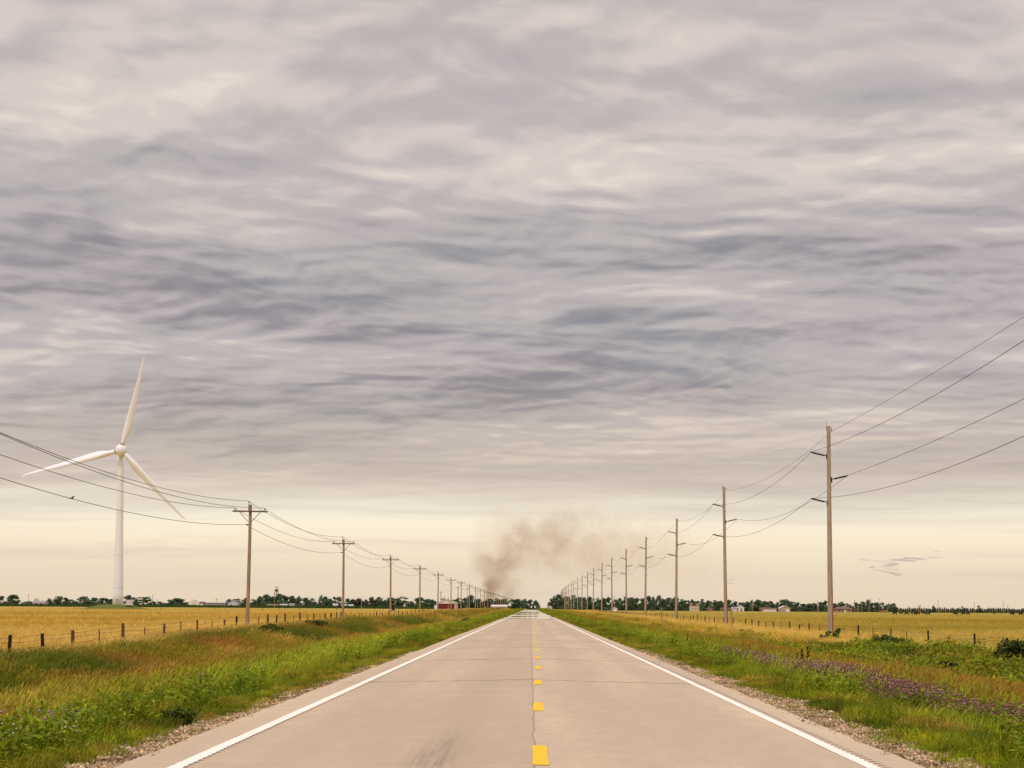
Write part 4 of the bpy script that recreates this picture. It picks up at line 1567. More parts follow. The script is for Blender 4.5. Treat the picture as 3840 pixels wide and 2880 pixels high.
for sx in (-1, 1):
    for sy in (-1, 1):
        MB().tube([(sx * 1.9, sy * 1.9, -.5), (sx * 1.15, sy * 1.15, zl + .9)], .17, 8).build('leg', WT_D, wt)
MB().tube([(0, 0, -.5), (0, 0, zl + .3)], .2, 8).build('riser_pipe', WT_D, wt)

# ------------------------------------------------------------------ farm buildings
W_WHITE = simple('white_siding', srgb(228, 220, 214), .6, .08, .8)
W_GREY = simple('grey_siding', srgb(150, 142, 144), .6, .15, .6)
W_CREAM = simple('cream_render', srgb(206, 186, 160), .8, .18, .6)
W_TAN = simple('tan_metal', srgb(176, 156, 136), .6, .06, .5)
W_BROWN = simple('brown_brick', srgb(142, 108, 88), .85, .2, 1.2)
R_GREY = simple('grey_roofing', srgb(150, 146, 150), .6, .12, .5)
R_BROWN = simple('brown_shingles', srgb(122, 92, 74), .85, .15, 1.0)
R_RUSTY = simple('rusty_roofing', srgb(118, 74, 54), .8, .3, .8)
R_WHITE = simple('white_metal_roof', srgb(222, 216, 212), .45, .05, .5)
GLASS_D = simple('dark_window', srgb(34, 32, 34), .15, .2, 1, spec=.6)
M_RED, g_, out_ = new_mat('red_ribbed_metal')
_P = g_.new('ShaderNodeTexCoord').outputs['Object']
_x = g_.xyz(_P)[0]
_rib = g_.step(g_.m('FRACT', g_.m('MULTIPLY', _x, 1.4)), .0, .2)
_n = g_.noise(_P, .9, 4, .6)
principled(g_, out_, g_.mix(_rib, srgb(84, 30, 30), g_.mix(_n, srgb(124, 44, 42), srgb(104, 36, 36))), .6, .25)


def house(name, label, cat_, px0, px1, py_eave, py_ridge, d, depth, wall, roof, gable='side', openings=(), doorm=None, overhang=.35, base=.0, hip=0.0):
    """A building seen between photo columns px0..px1, its eave and ridge at photo rows; gable 'front' shows the gable end."""
    c = on_ground((px0 + px1) / 2, d)
    W = (px1 - px0) / F * d
    he = max(1.6, at((px0 + px1) / 2, py_eave, d).z - c.z)
    hr = max(he + .3, at((px0 + px1) / 2, py_ridge, d).z - c.z)
    t = empty(name, c, 0, label, cat_)
    w = W / 2 - overhang
    dp = depth / 2
    if gable == 'front':
        MB().prism([(-w, -.4), (w, -.4), (w, he), (0, hr - .12), (-w, he)], -dp, dp).build('wall', wall, t)
        o = overhang
        sl = (hr - he) / w
        for s in (-1, 1):
            a = [(s * 0.0, hr), (s * (w + o), he - sl * o), (s * (w + o), he - sl * o + .16), (0, hr + .17)]
            MB().prism(a if s > 0 else a[::-1], -dp - o, dp + o).build('roof', roof, t)
    else:
        MB().box(-w, w, -dp, dp, -.4, he).build('wall', wall, t)
        o = overhang
        hx = w + o
        hi = hip * w
        vs = [(-hx, -dp - o, he + .004), (hx, -dp - o, he + .004), (hx, dp + o, he + .004), (-hx, dp + o, he + .004), (-hx + hi, 0, hr), (hx - hi, 0, hr),
              (-hx, -dp - o, he + .14), (hx, -dp - o, he + .14), (hx, dp + o, he + .14), (-hx, dp + o, he + .14)]
        fs = [(3, 2, 1, 0), (0, 1, 7, 6), (1, 2, 8, 7), (2, 3, 9, 8), (3, 0, 6, 9), (6, 7, 5, 4), (8, 9, 4, 5), (7, 8, 5), (9, 6, 4)]
        MB().add(vs, fs).build('roof', roof, t)
    for k, (kind, u, z0, ww, hh) in enumerate(openings):
        x = -w + u * 2 * w
        mt = GLASS_D if kind == 'window' else (doorm or W_WHITE)
        f = MB().box(x - ww / 2, x + ww / 2, -dp - .10, -dp - .003, z0, z0 + hh).build(kind, mt if kind == 'door' else W_WHITE, t)
        if kind == 'window':
            MB().box(x - ww / 2 + .08, x + ww / 2 - .08, -dp - .115, -dp - .103, z0 + .08, z0 + hh - .08).build('pane', GLASS_D, f)
    return t


FD = 1520.0
house('farmhouse', 'long grey-roofed farmhouse low among the trees, leftmost building', 'house', 125, 174, 2261, 2252, FD, 10, W_CREAM, R_GREY, openings=[('window', .3, 1, 1.4, 1.2), ('window', .7, 1, 1.4, 1.2)])
house('gabled_house', 'small pale gabled house behind the long grey roof at far left', 'house', 128, 145, 2254, 2245, FD + 40, 8, W_CREAM, W_CREAM, 'front')
# round-roofed barn
c = on_ground(731, FD)
qb = empty('domed_barn', c, 0, 'white round-roofed barn with three small dark vents', 'barn')
Wq = 41 / F * FD / 2
Hq = at(731, 2248, FD).z - c.z
arc = [(Wq * math.cos(a), (Hq - .6) * math.sin(a) ** .8 + .6) for a in [math.pi * k / 20 for k in range(21)]]
MB().prism([(Wq, -.4)] + arc + [(-Wq, -.4)], -4, 14).build('shell', W_WHITE, qb)
for u, z in ((-.30, .74), (.05, .74), (.42, .95)):
    MB().box(u * Wq - .22, u * Wq + .22, -4.1, -4.003, Hq * z - .3, Hq * z).build('vent', GLASS_D, qb)
MB().box(-1.4, 1.4, -4.08, -4.003, 0, 2.6).build('door', W_CREAM, qb)
house('lean_to_barn', 'low white shed with a rusty roof right beside the round-roofed barn', 'shed', 751, 769, 2262, 2256, FD, 9, W_WHITE, R_RUSTY)
house('livestock_shed', 'long low grey shed right of the round-roofed barn', 'shed', 770, 852, 2262, 2259, FD, 12, W_GREY, R_GREY, openings=[('door', .25, 0, 2, 1.8), ('door', .6, 0, 2, 1.8)], doorm=R_GREY)
house('gabled_house', 'pale gabled house left of the nearest crossarm pole', 'house', 855, 895, 2261, 2251, FD, 9, simple('pale_blue_siding', srgb(190, 192, 202), .6), R_GREY, 'front', openings=[('window', .35, 1, 1.2, 1.2)])
for px0, px1, e, r, lab, rm in ((1052, 1080, 2268, 2265, 'low white metal roof under the trees right of the water tower', R_WHITE), (1000, 1050, 2269, 2267, 'long low pinkish shed under the trees at the water tower', W_TAN),
                                (1084, 1106, 2267, 2263, 'low dark grey roof under the trees right of the water tower', R_GREY),
                                (1248, 1268, 2268, 2264, 'white shed left of the second crossarm pole', R_WHITE), (1279, 1302, 2270, 2267, 'white shed behind the second crossarm pole', R_WHITE), (1307, 1326, 2271, 2267, 'small white shed right of the second crossarm pole', R_WHITE)):
    house('farm_shed', lab, 'shed', px0, px1, e, r, FD - 20, 6, W_WHITE, rm, openings=[('door', .5, 0, 1.2, 1.5)])
house('gabled_house', 'small white gabled house right of the third crossarm pole', 'house', 1512, 1522, 2268, 2262, FD, 6, W_WHITE, R_GREY, 'front')
# weathered hut in the left field
house('field_hut', 'dark weathered wooden hut beside the third crossarm pole', 'hut', 1470, 1481, 2268, 2264, 840, 1.3, POST_D, POST_M, overhang=.06)

# red barn
BD = 1150.0
c = on_ground(1676, BD)
rb = empty('red_barn', c, 0, 'red metal barn with a white gable and white corner trim', 'barn')
w = 78 / F * BD / 2
he = at(1676, 2262, BD).z - c.z
hr = at(1676, 2248, BD).z - c.z
MB().box(-w, w, 0, 14, -.4, he).build('wall', M_RED, rb)
MB().prism([(-w, he + .003), (w, he + .003), (.6, hr - .1), (-.6, hr - .1)], 0, 14).build('gable', R_WHITE, rb)
sl = (hr - he) / (w - .6)
for s in (-1, 1):
    a = [(s * .0, hr - .05), (s * .6, hr - .06), (s * (w + .3), he - sl * .3), (s * (w + .3), he - sl * .3 + .15), (s * .6, hr + .12), (0, hr + .13)]
    MB().prism(a if s > 0 else a[::-1], -.4, 14.4).build('roof', R_WHITE, rb)
MB().box(-w - .1, w + .1, -.12, -.003, he - .22, he + .12).build('eave_trim', R_WHITE, rb)
for s in (-1, 1): MB().box(s * (w - .2) - .2, s * (w - .2) + .2, -.1, -.003, -.3, he - .225).build('corner_trim', R_WHITE, rb)
MB().box(w * .72, w * .86, -.08, -.003, -.1, he - .4).build('door', W_CREAM, rb)
p = on_ground(1634, BD - 5)
tag(MB().box(-.7, .7, -1.2, 1.2, .5, 2.4).box(-.6, .6, -1.1, 1.1, -.2, .497).build('box_trailer', W_WHITE, None, loc=p), 'small white box trailer at the left corner of the red barn', 'trailer')
# long white tank
c = on_ground(1873, 1250)
tk = empty('storage_tank', c, 0, 'long white horizontal tank beside the road poles', 'tank')
Lk = 62 / F * 1250 / 2
zc = at(1873, 2273.5, 1250).z - c.z
TANK_M = simple('tank_paint', srgb(230, 224, 224), .4, .03)
MB().tube([(-Lk, 0, zc), (-Lk + .3, 0, zc), (Lk - .3, 0, zc), (Lk, 0, zc)], [.55, .82, .82, .55], 20).build('tank_shell', TANK_M, tk, smooth=False)
for s in (-.6, .6): MB().box(s * Lk - .25, s * Lk + .25, -.6, .6, -.3, zc - .6).build('cradle', W_GREY, tk)
MB().lathe([(0, -.9), (.65, -.7), (.9, 0), (.65, .7), (0, .9)], 16, (Lk + 1.1, 0, zc + .75)).build('round_end', TANK_M, tk)

# right-hand buildings
house('small_shed', 'small white gable roof poking up at the fourth tall pole on the right', 'shed', 2296, 2316, 2285, 2277, 1300, 5, W_WHITE, R_WHITE, 'front')
c = on_ground(2605, 1450)
rh = empty('old_house', c, 0, 'two-storey cream house half hidden behind a tree', 'house')
ww = 34 / F * 1450 / 2
h1 = at(2605, 2271, 1450).z - c.z
h2 = at(2605, 2262, 1450).z - c.z
MB().box(-ww, ww, 0, 7, -.4, h1).build('wall', W_CREAM, rh)
for s in (-1, 1): MB().box(s * ww * .72 - ww * .26, s * ww * .72 + ww * .26, .5, 6, h1 + .003, h2).build('upper_storey', W_TAN, rh)
MB().box(-ww - .2, ww + .2, -.2, 7.2, h1 - .12, h1 + .0).build('roof', R_BROWN, rh)
for s in (-1, 1): MB().box(s * ww * .72 - ww * .3, s * ww * .72 + ww * .3, .3, 6.2, h2 + .003, h2 + .3).build('roof', R_BROWN, rh)
for u, z in ((-.5, 1.1), (.15, 1.1), (.7, 1.1)):
    f = MB().box(u * ww - .35, u * ww + .35, -.08, -.003, z, z + 1.1).build('window', W_WHITE, rh)
    MB().box(u * ww - .27, u * ww + .27, -.1, -.083, z + .08, z + 1.02).build('pane', GLASS_D, f)
house('brown_house', 'small brown house right of the two-storey cream house', 'house', 2650, 2676, 2284, 2276, 1460, 7, W_BROWN, R_BROWN, 'front', openings=[('window', .3, .7, .9, .9), ('window', .75, .7, .9, .9)])
house('brown_house', 'low brown house left of the white gabled barn', 'house', 2700, 2738, 2285, 2279, 1470, 8, W_BROWN, R_BROWN, openings=[('window', .25, .6, 1, .9), ('door', .5, 0, 1, 1.6), ('window', .75, .6, 1, .9)])
house('gabled_barn', 'white barn with a tall front gable among the right-hand trees', 'barn', 2765, 2790, 2278, 2271, 1450, 9, W_WHITE, R_WHITE, 'front', openings=[('door', .5, 0, 1.6, 2.0)], doorm=W_GREY)
house('side_barn', 'low white barn wing with a grey roof against the gabled barn', 'barn', 2741, 2764, 2283, 2276, 1452, 8, W_WHITE, R_GREY)
house('brown_house', 'brown brick house right of the white gabled barn', 'house', 2848, 2880, 2284, 2278, 1450, 8, W_BROWN, R_BROWN, hip=.4, openings=[('window', .3, .6, 1, .9), ('window', .7, .6, 1, .9)])
house('garage_block', 'long white garage block left of the tan metal shed', 'garage', 2860 + 0, 2911, 2284, 2279.5, 1400, 7, W_WHITE, R_BROWN, openings=[('door', .12, 0, 1.8, 1.5), ('door', .35, 0, 1.8, 1.5), ('door', .6, 0, 1.8, 1.5), ('door', .85, 0, 1.8, 1.5)], doorm=R_WHITE)
house('metal_shed', 'tan metal shed with a white door near the nearest tall pole', 'shed', 2919, 2962, 2281, 2272, 1350, 10, W_TAN, R_WHITE, 'front', openings=[('door', .74, 0, 2.0, 1.9)], doorm=R_WHITE)
house('ranch_house', 'wide brown ranch house with a hipped roof right of the nearest tall pole', 'house', 3126, 3195, 2284, 2275, 1380, 11, simple('tan_brick', srgb(164, 132, 108), .85, .15, 1.0), R_BROWN, hip=.55,
      openings=[('window', .2, .5, 1.3, .9), ('window', .4, .5, 1.3, .9), ('door', .55, 0, 1.0, 1.6), ('window', .8, .5, 1.3, .9)], overhang=.6)
dh = house('dark_house', 'dark low house with a pale chimney by the conifer row', 'house', 3298, 3330, 2286, 2281.5, 1380, 7, W_BROWN, POST_D, openings=[('window', .6, .5, 1.2, .8)])
MB().box(-1.0, -.2, -.4, .4, 1.2, 3.2).build('chimney', W_WHITE, dh)
house('white_house', 'white house at the roadside under the first tree on the right', 'house', 2053, 2072, 2276, 2270.5, 1900, 6, W_WHITE, R_GREY, 'front', openings=[('window', .3, .8, 1, 1.0), ('window', .7, .8, 1, 1.0)])

# antenna mast, red and white
p = on_ground(811, FD + 60)
am = empty('antenna_mast', p, 0, 'thin red and white lattice mast above the long grey shed', 'mast')
z0 = at(811, 2270, FD + 60).z - p.z; z1 = at(811, 2244.5, FD + 60).z - p.z
RED = simple('mast_red', srgb(150, 70, 60), .6); WHT = simple('mast_white', srgb(220, 210, 204), .6)
for k in range(4):
    a, b = -.3 + (z1 + .3) * k / 4, -.3 + (z1 + .3) * (k + 1) / 4
    mb = MB()
    for s in (-1, 1): mb.tube([(s * .22, 0, a), (s * .22, 0, b)], .07, 5)
    for q in range(3): mb.tube([(-.22, 0, a + (b - a) * q / 3), (.22, 0, a + (b - a) * (q + 1) / 3)], .05, 5)
    mb.build('mast_section', RED if k % 2 else WHT, am)
MB().box(-.7, .7, -.1, .1, z1 * .86, z1 * .90).build('cross_antenna', RED, am)

# ------------------------------------------------------------------ far single poles
def far_pole(px, ytop, d, lab, arm=0.0, mat=None, r=.16):
    p = on_ground(px, d)
    h = at(px, ytop, d).z - p.z
    t = empty('utility_pole', p, random.uniform(-.3, .3), lab, 'utility pole', 'thin poles far behind the fields')
    MB().tube([(0, 0, -.4), (0, 0, h)], [r, r * .75], 8).build('pole_shaft', mat or POLE_M, t)
    if arm:
        MB().box(-arm, arm, -r - .12, -r - .003, h - .75, h - .6).build('crossarm', ARM_M, t)
    return t


W1, W2 = 'wind turbine', 'conifer row'
for px, yt, d, lab, arm in (
        (106, 2227, 1420, 'lone thin pole beside the grey-roofed farmhouse at far left', .5), (572, 2229, 1420, 'lone thin pole right of the wind turbine cabinet', .4), (588, 2246, 1560, 'short faint pole just right of the lone pole by the turbine', .3),
        (1029, 2230, 1300, 'pale slender pole standing in front of the water tower', 0), (1355, 2237, 1300, 'slender pole midway between second and third crossarm poles', 0), (1172, 2239, 1600, 'faint pole tip above the trees left of the second crossarm pole', 0),
        (1481, 2250, 1300, 'thin pole directly beside the third crossarm pole', .5), (1653, 2217, 1180, 'dark pole with service drops at the left of the red barn', 1.0), (1681, 2241, 1130, 'short pole in front of the red barn wall', .3),
        (1717, 2198, 1000, 'dark heavy pole with transformers right of the red barn', .6), (1752, 2205, 1400, 'slim crossarm pole leaning close behind the sixth crossarm pole', 1.4), (1791, 2215, 1600, 'slim far pole behind the crossarm row, right of the barn', 1.3),
        (1808, 2230, 1800, 'faint far crossarm pole near the smoke foot', 1.5), (2303, 2236, 1330, 'thin pole over the small white shed gable', .3), (2751, 2249, 1400, 'thin pole in front of the white gabled barn', .3), (2823, 2251, 1400, 'thin pole right of the white gabled barn', 0),
        (2920, 2257, 1400, 'thin pole behind the left corner of the tan metal shed', .4), (3065, 2249, 1300, 'taller of two thin poles left of the nearest tall pole', 0), (3070, 2264, 1300, 'shorter of two thin poles left of the nearest tall pole', 0),
        (3205, 2250, 1250, 'pale pole just right of the brown ranch house', .3), (3215, 2256, 1400, 'second thin pole right of the brown ranch house', 0), (3220, 2274, 1400, 'shortest thin pole right of the brown ranch house', 0), (3232, 2262, 1400, 'fourth thin pole right of the brown ranch house', 0),
        (3260, 2263, 1350, 'thin pole before the woodland left of the dark house', 0), (3266, 2243, 1500, 'tall faint pole rising over the woodland near the dark house', .3), (3297, 2243, 1500, 'tall faint pole with a short arm above the dark house', .5), (3328, 2269, 1350, 'pale thin pole right of the dark house', .4),
        (3369, 2275, 1350, 'short white pole at the left end of the conifer row', 0), (3407, 2272, 1350, 'short pole with crossarm above the grazing cattle', .8), (3445, 2268, 1400, 'left one of a pair of crossarm poles above the cattle', .9), (3451, 2267, 1380, 'right one of a pair of crossarm poles above the cattle', .8),
        (3518, 2249, 1380, 'tall thin pole right of the round lone tree', 0), (3654, 2256, 1380, 'tall thin pole left of the leaning lone tree', .2), (3763, 2256, 1380, 'tall thin pole near the right end of the conifers', 0), (3779, 2269, 1380, 'short pole near the right end of the conifers', .3)):
    far_pole(px, yt, d, lab, arm, mat=POST_D if 'dark' in lab and 'house' not in lab else None)

# small signs and a truck far down the road
SIGN_M = simple('sign_white', srgb(226, 222, 216), .4)
for px, d, lab in ((1993, 1500, 'small white roadside sign at the far left verge'), (2006, 1800, 'smaller white roadside sign nearer the distant vehicle')):
    p = on_ground(px, d); p.x = -5.5 + float(curve(d)) if False else p.x
    s = empty('road_sign', p, 0, lab, 'road sign')
    MB().tube([(0, 0, -.3), (0, 0, 2.6)], .05, 6).build('sign_post', IRON, s)
    MB().box(-.45, .45, -.09, -.053, 1.5, 2.7).build('sign_panel', SIGN_M, s)


def truck():
    d = 2400.0
    p = Vector((-1.8 + float(curve(d)), d, -.03))
    t = empty('truck', p, 0, 'distant pale truck coming along the road at the horizon', 'truck')
    body = simple('truck_grey', srgb(150, 146, 148), .4, .05)
    MB().box(-1.25, 1.25, 1.5, 9, .7, 3.6).build('cargo_box', body, t)
    MB().prism([(-1.2, .5), (1.2, .5), (1.2, 2.0), (1.05, 2.8), (-1.05, 2.8), (-1.2, 2.0)], -.8, 1.45).build('cab', simple('cab_dark', srgb(90, 86, 88), .4), t)
    MB().box(-1.0, 1.0, -.83, -.803, 1.75, 2.6).build('windscreen', GLASS_D, t)
    for s in (-1, 1):
        MB().box(s * .85 - .2, s * .85 + .2, -.84, -.803, .8, 1.1).build('headlight', W_WHITE, t)
        for y in (0.2, 6.8):
            MB().tube([(s * 1.0 - .14, y, .5), (s * 1.0 + .14, y, .5)], .5, 14).build('wheel', DARK_GAP, t)


truck()

# ------------------------------------------------------------------ trees
def crown_material(name, c1, c2, c3=None):
    m, g, out = new_mat(name)
    rnd = g.attr('rnd', 'GEOMETRY', 'Fac')
    oi = g.new('ShaderNodeObjectInfo').outputs['Random']
    c = g.mix(rnd, c1, c2)
    c = g.mix(g.m('MULTIPLY', oi, 0.45), c, c3 or tuple((a + b) / 2 for a, b in zip(c1, c2)))
    p = g.new('ShaderNodeBsdfPrincipled')
    g.put(p.inputs['Base Color'], c)
    p.inputs['Roughness'].default_value = 0.8
    p.inputs['Specular IOR Level'].default_value = 0.1
    g.l.new(p.outputs[0], out.inputs[0])
    return m


CROWN_M = crown_material('tree_foliage', (0.056, 0.104, 0.060), (0.160, 0.220, 0.105), (0.080, 0.125, 0.088))
CROWN_B = crown_material('brownish_foliage', (0.060, 0.068, 0.048), (0.125, 0.125, 0.075))
FIR_M = crown_material('conifer_foliage', (0.024, 0.046, 0.030), (0.058, 0.084, 0.046))
TRUNK_M = simple('bark', srgb(70, 58, 48), .95, .3, 4)
SHRUB_M = crown_material('shrub_foliage', (0.045, 0.085, 0.016), (0.12, 0.18, 0.035))
DARKSHRUB_M = crown_material('dark_shrub_foliage', (0.034, 0.046, 0.010), (0.085, 0.105, 0.022))


def leaf_cloud(name, mat, clumps, n_each, size, seed, flat=.5):
    """Leaf-sized faces strewn through clumps (x, y, z, rx, ry, rz)."""
    r = random.Random(seed)
    v, f, rn = [], [], []
    for (cx, cy, cz, rx, ry, rz) in clumps:
        shade = r.uniform(.1, .9)
        for _ in range(n_each):
            a, b = r.uniform(0, 6.283), math.acos(r.uniform(-1, 1))
            q = r.random() ** .38
            p = Vector((cx + rx * q * math.sin(b) * math.cos(a), cy + ry * q * math.sin(b) * math.sin(a), cz + rz * q * math.cos(b)))
            nrm = Vector((r.gauss(0, 1), r.gauss(0, 1), r.gauss(0.4, 1))).normalized()
            u = nrm.cross(Vector((r.gauss(0, 1), r.gauss(0, 1), r.gauss(0, 1)))).normalized()
            w = nrm.cross(u)
            s = size * r.uniform(.6, 1.35)
            k = len(v)
            v += [tuple(p + u * s), tuple(p + w * s * flat), tuple(p - u * s), tuple(p - w * s * flat)]
            f.append((k, k + 1, k + 2, k + 3))
            rn += [min(1, max(0, shade + r.gauss(0, .2)))] * 4
    me = bpy.data.meshes.new(name)
    me.from_pydata(v, [], f)
    at_ = me.attributes.new('rnd', 'FLOAT', 'POINT')
    at_.data.foreach_set('value', rn)
    me.materials.append(mat)
    return me


def crown_mesh(seed, mat, kind='round'):
    """Unit tree: height 1, width about 1."""
    r = random.Random(seed)
    cl = []
    if kind == 'round':
        for k in range(26):
            a = r.uniform(0, 6.283); q = r.random() ** .6 * .40
            z = r.uniform(.06, .84)
            wd = 1.0 - (max(0, z - .40) / .5) ** 2 * .75
            cl.append((q * wd * math.cos(a), q * wd * math.sin(a), z, r.uniform(.10, .19), r.uniform(.10, .19), r.uniform(.09, .17)))
        cl.append((r.uniform(-.1, .1), 0, .86, .15, .15, .13))
    elif kind == 'tall':
        for k in range(20):
            z = r.uniform(.08, .9)
            q = r.random() ** .6 * .40 * (1.05 - abs(z - .42))
            a = r.uniform(0, 6.283)
            cl.append((q * math.cos(a), q * math.sin(a), z, r.uniform(.08, .18), r.uniform(.08, .18), r.uniform(.07, .13)))
    elif kind == 'ragged':
        for k in range(9):
            a = r.uniform(0, 6.283); q = r.uniform(.05, .40)
            cl.append((q * math.cos(a), q * math.sin(a), r.uniform(.45, .93), r.uniform(.09, .16), r.uniform(.09, .16), r.uniform(.05, .09)))
    elif kind == 'fir':
        for k in range(12):
            z = .06 + .9 * k / 11
            w = .46 * (1 - z) ** .8 + .03
            for q in range(3):
                a = r.uniform(0, 6.283)
                cl.append((w * .4 * math.cos(a), w * .4 * math.sin(a), z, w * .7, w * .7, .045))
    n = {'round': 90, 'tall': 75, 'ragged': 55, 'fir': 26}[kind]
    return leaf_cloud('crown', mat, cl, n, {'round': .045, 'tall': .042, 'ragged': .04, 'fir': .04}[kind], seed)


def trunk_mesh(kind, seed):
    r = random.Random(seed)
    mb = MB()
    top = {'round': .55, 'tall': .7, 'ragged': .8, 'fir': .8}[kind]
    mb.tube([(0, 0, -.06), (.01, 0, top * .5), (.02, .01, top)], [.035, .028, .012], 7)
    for k in range(5 if kind != 'fir' else 0):
        a = r.uniform(0, 6.283); z = top * r.uniform(.35, .9)
        mb.tube([(.01, 0, z), (.16 * math.cos(a), .16 * math.sin(a), z + .12), (.30 * math.cos(a), .30 * math.sin(a), z + .22)], [.014, .010, .004], 5)
    return mb.mesh('trunk', TRUNK_M)


CR = {'round': [crown_mesh(200 + k, CROWN_M, 'round') for k in range(6)], 'tall': [crown_mesh(300 + k, CROWN_M, 'tall') for k in range(4)],
      'ragged': [crown_mesh(400 + k, CROWN_M, 'ragged') for k in range(3)], 'fir': [crown_mesh(500 + k, FIR_M, 'fir') for k in range(4)], 'brown': [crown_mesh(600 + k, CROWN_B, 'round') for k in range(2)]}
TRK = {k: trunk_mesh('round' if k == 'brown' else k, 9) for k in CR}


def tree(px, w, ytop, d, label, kind='round', group=None, name='tree', cat_='tree'):
    p = on_ground(px, d)
    h = at(px, ytop, d).z - p.z
    W = w / F * d
    t = empty(name, p, 0, label, cat_, group)
    cr = link('crown', random.choice(CR[kind]), t)
    tr = link('trunk', TRK[kind], t)
    cr.scale = (W * (1.22 if kind != 'ragged' else 1.1), W * 1.2, h * 1.04)
    cr.rotation_euler = (0, 0, random.uniform(0, 6.283) if kind != 'ragged' else random.uniform(-.4, .4))
    tr.scale = (W * .9, W * .9, h)
    return t


TREES = [
    # px, width, top row, stretch
    (4, 34, 2234, 'A'), (51, 56, 2230, 'A'), (84, 16, 2260, 'A'), (103, 18, 2254, 'A'), (120, 24, 2255, 'A'), (152, 22, 2260, 'A'), (183, 22, 2243, 'A'), (216, 62, 2236, 'A'), (244, 28, 2240, 'A'), (270, 38, 2246, 'A'), (310, 52, 2236, 'A'), (330, 30, 2247, 'A'), (352, 40, 2241, 'A'), (392, 56, 2242, 'A'), (418, 36, 2246, 'A'),
    (484, 44, 2232, 'B'), (510, 26, 2246, 'B'), (536, 58, 2238, 'B'), (575, 26, 2254, 'B'), (600, 34, 2254, 'B'), (640, 50, 2251, 'B'), (662, 70, 2243, 'B'), (694, 34, 2256, 'B'), (708, 14, 2257, 'B'),
    (862, 34, 2246, 'C'), (884, 34, 2245, 'C'), (907, 18, 2256, 'C'), (920, 30, 2242, 'C'),
    (950, 34, 2247, 'D'), (975, 30, 2236, 'D'), (998, 48, 2229, 'D'), (1020, 40, 2238, 'D'),
    (1046, 56, 2227, 'E'), (1066, 36, 2234, 'E'), (1094, 34, 2234, 'E'), (1121, 30, 2235, 'E'), (1147, 34, 2241, 'E'), (1174, 36, 2244, 'E'), (1201, 18, 2231, 'E'), (1222, 40, 2236, 'E'), (1240, 30, 2244, 'E'), (1264, 48, 2235, 'E'),
    (1304, 26, 2244, 'F'), (1322, 40, 2246, 'F'), (1346, 44, 2243, 'F'), (1372, 26, 2247, 'F'), (1396, 34, 2238, 'F'), (1418, 34, 2238, 'F'), (1442, 30, 2251, 'F'),
    (1468, 50, 2241, 'G'), (1506, 54, 2238, 'G'), (1543, 26, 2254, 'G'), (1578, 56, 2240, 'G'), (1604, 34, 2246, 'G'), (1622, 36, 2248, 'G'), (1641, 24, 2258, 'G'),
    (1662, 20, 2242, 'H'), (1700, 44, 2249, 'H'), (1724, 48, 2243, 'H'), (1748, 34, 2241, 'H'), (1766, 42, 2231, 'H'), (1794, 40, 2245, 'H'), (1812, 34, 2252, 'H'), (1838, 40, 2245, 'H'), (1862, 38, 2243, 'H'), (1890, 44, 2245, 'H'), (1916, 44, 2246, 'H'), (1942, 44, 2246, 'H'), (1968, 28, 2245, 'H'), (1990, 34, 2248, 'H'), (2008, 24, 2251, 'H'), (2021, 13, 2263, 'H'),
    (2062, 20, 2257, 'I'), (2076, 36, 2240, 'I'), (2098, 48, 2228, 'I'), (2124, 40, 2236, 'I'), (2146, 38, 2231, 'I'), (2170, 40, 2238, 'I'), (2192, 34, 2240, 'I'), (2212, 34, 2237, 'I'), (2236, 38, 2243, 'I'), (2262, 42, 2242, 'I'), (2280, 36, 2239, 'I'), (2304, 34, 2245, 'I'),
    (2322, 36, 2242, 'J'), (2346, 36, 2236, 'J'), (2368, 36, 2240, 'J'), (2390, 38, 2242, 'J'), (2412, 34, 2243, 'J'), (2430, 28, 2234, 'J'), (2449, 24, 2237, 'J'), (2469, 28, 2232, 'J'), (2486, 28, 2245, 'J'), (2506, 38, 2240, 'J'), (2534, 42, 2239, 'J'), (2558, 34, 2246, 'J'), (2580, 34, 2251, 'J'), (2597, 26, 2247, 'J'),
    (2616, 26, 2253, 'K'), (2636, 26, 2246, 'K'), (2656, 34, 2252, 'K'), (2682, 38, 2250, 'K'), (2704, 30, 2253, 'K'), (2734, 44, 2249, 'K'), (2757, 34, 2255, 'K'),
    (2784, 44, 2256, 'L'), (2802, 30, 2256, 'L'), (2816, 16, 2249, 'L'), (2842, 46, 2249, 'L'), (2868, 34, 2254, 'L'), (2892, 36, 2253, 'L'), (2915, 24, 2258, 'L'), (2946, 60, 2248, 'L'),
    (2972, 34, 2256, 'M'), (2991, 30, 2258, 'M'), (3012, 36, 2264, 'M'), (3034, 36, 2263, 'M'), (3056, 36, 2261, 'M'), (3078, 30, 2257, 'M'), (3094, 28, 2252, 'M'),
    (3130, 30, 2262, 'N'), (3156, 36, 2256, 'N'), (3184, 30, 2263, 'N'), (3211, 38, 2259, 'N'), (3237, 30, 2256, 'N'), (3256, 20, 2250, 'N'), (3270, 30, 2260, 'N'), (3288, 34, 2259, 'N'), (3305, 28, 2257, 'N'), (3326, 28, 2264, 'N'), (3348, 28, 2262, 'N'),
]
STRETCH = {'A': 'left of the wind turbine', 'B': 'between the wind turbine and the round-roofed barn', 'C': 'between the long grey shed and the nearest crossarm pole', 'D': 'between the nearest crossarm pole and the water tower',
           'E': 'between the water tower and the second crossarm pole', 'F': 'between the second and third crossarm poles', 'G': 'between the third crossarm pole and the red barn', 'H': 'between the red barn and the road gap',
           'I': 'from the road gap to the small white gable', 'J': 'from the small white gable to the cream house', 'K': 'from the cream house to the white gabled barn', 'L': 'from the white gabled barn to the tan shed',
           'M': 'from the tan shed to the nearest tall pole', 'N': 'from the nearest tall pole to the conifer row'}
cnt = {}
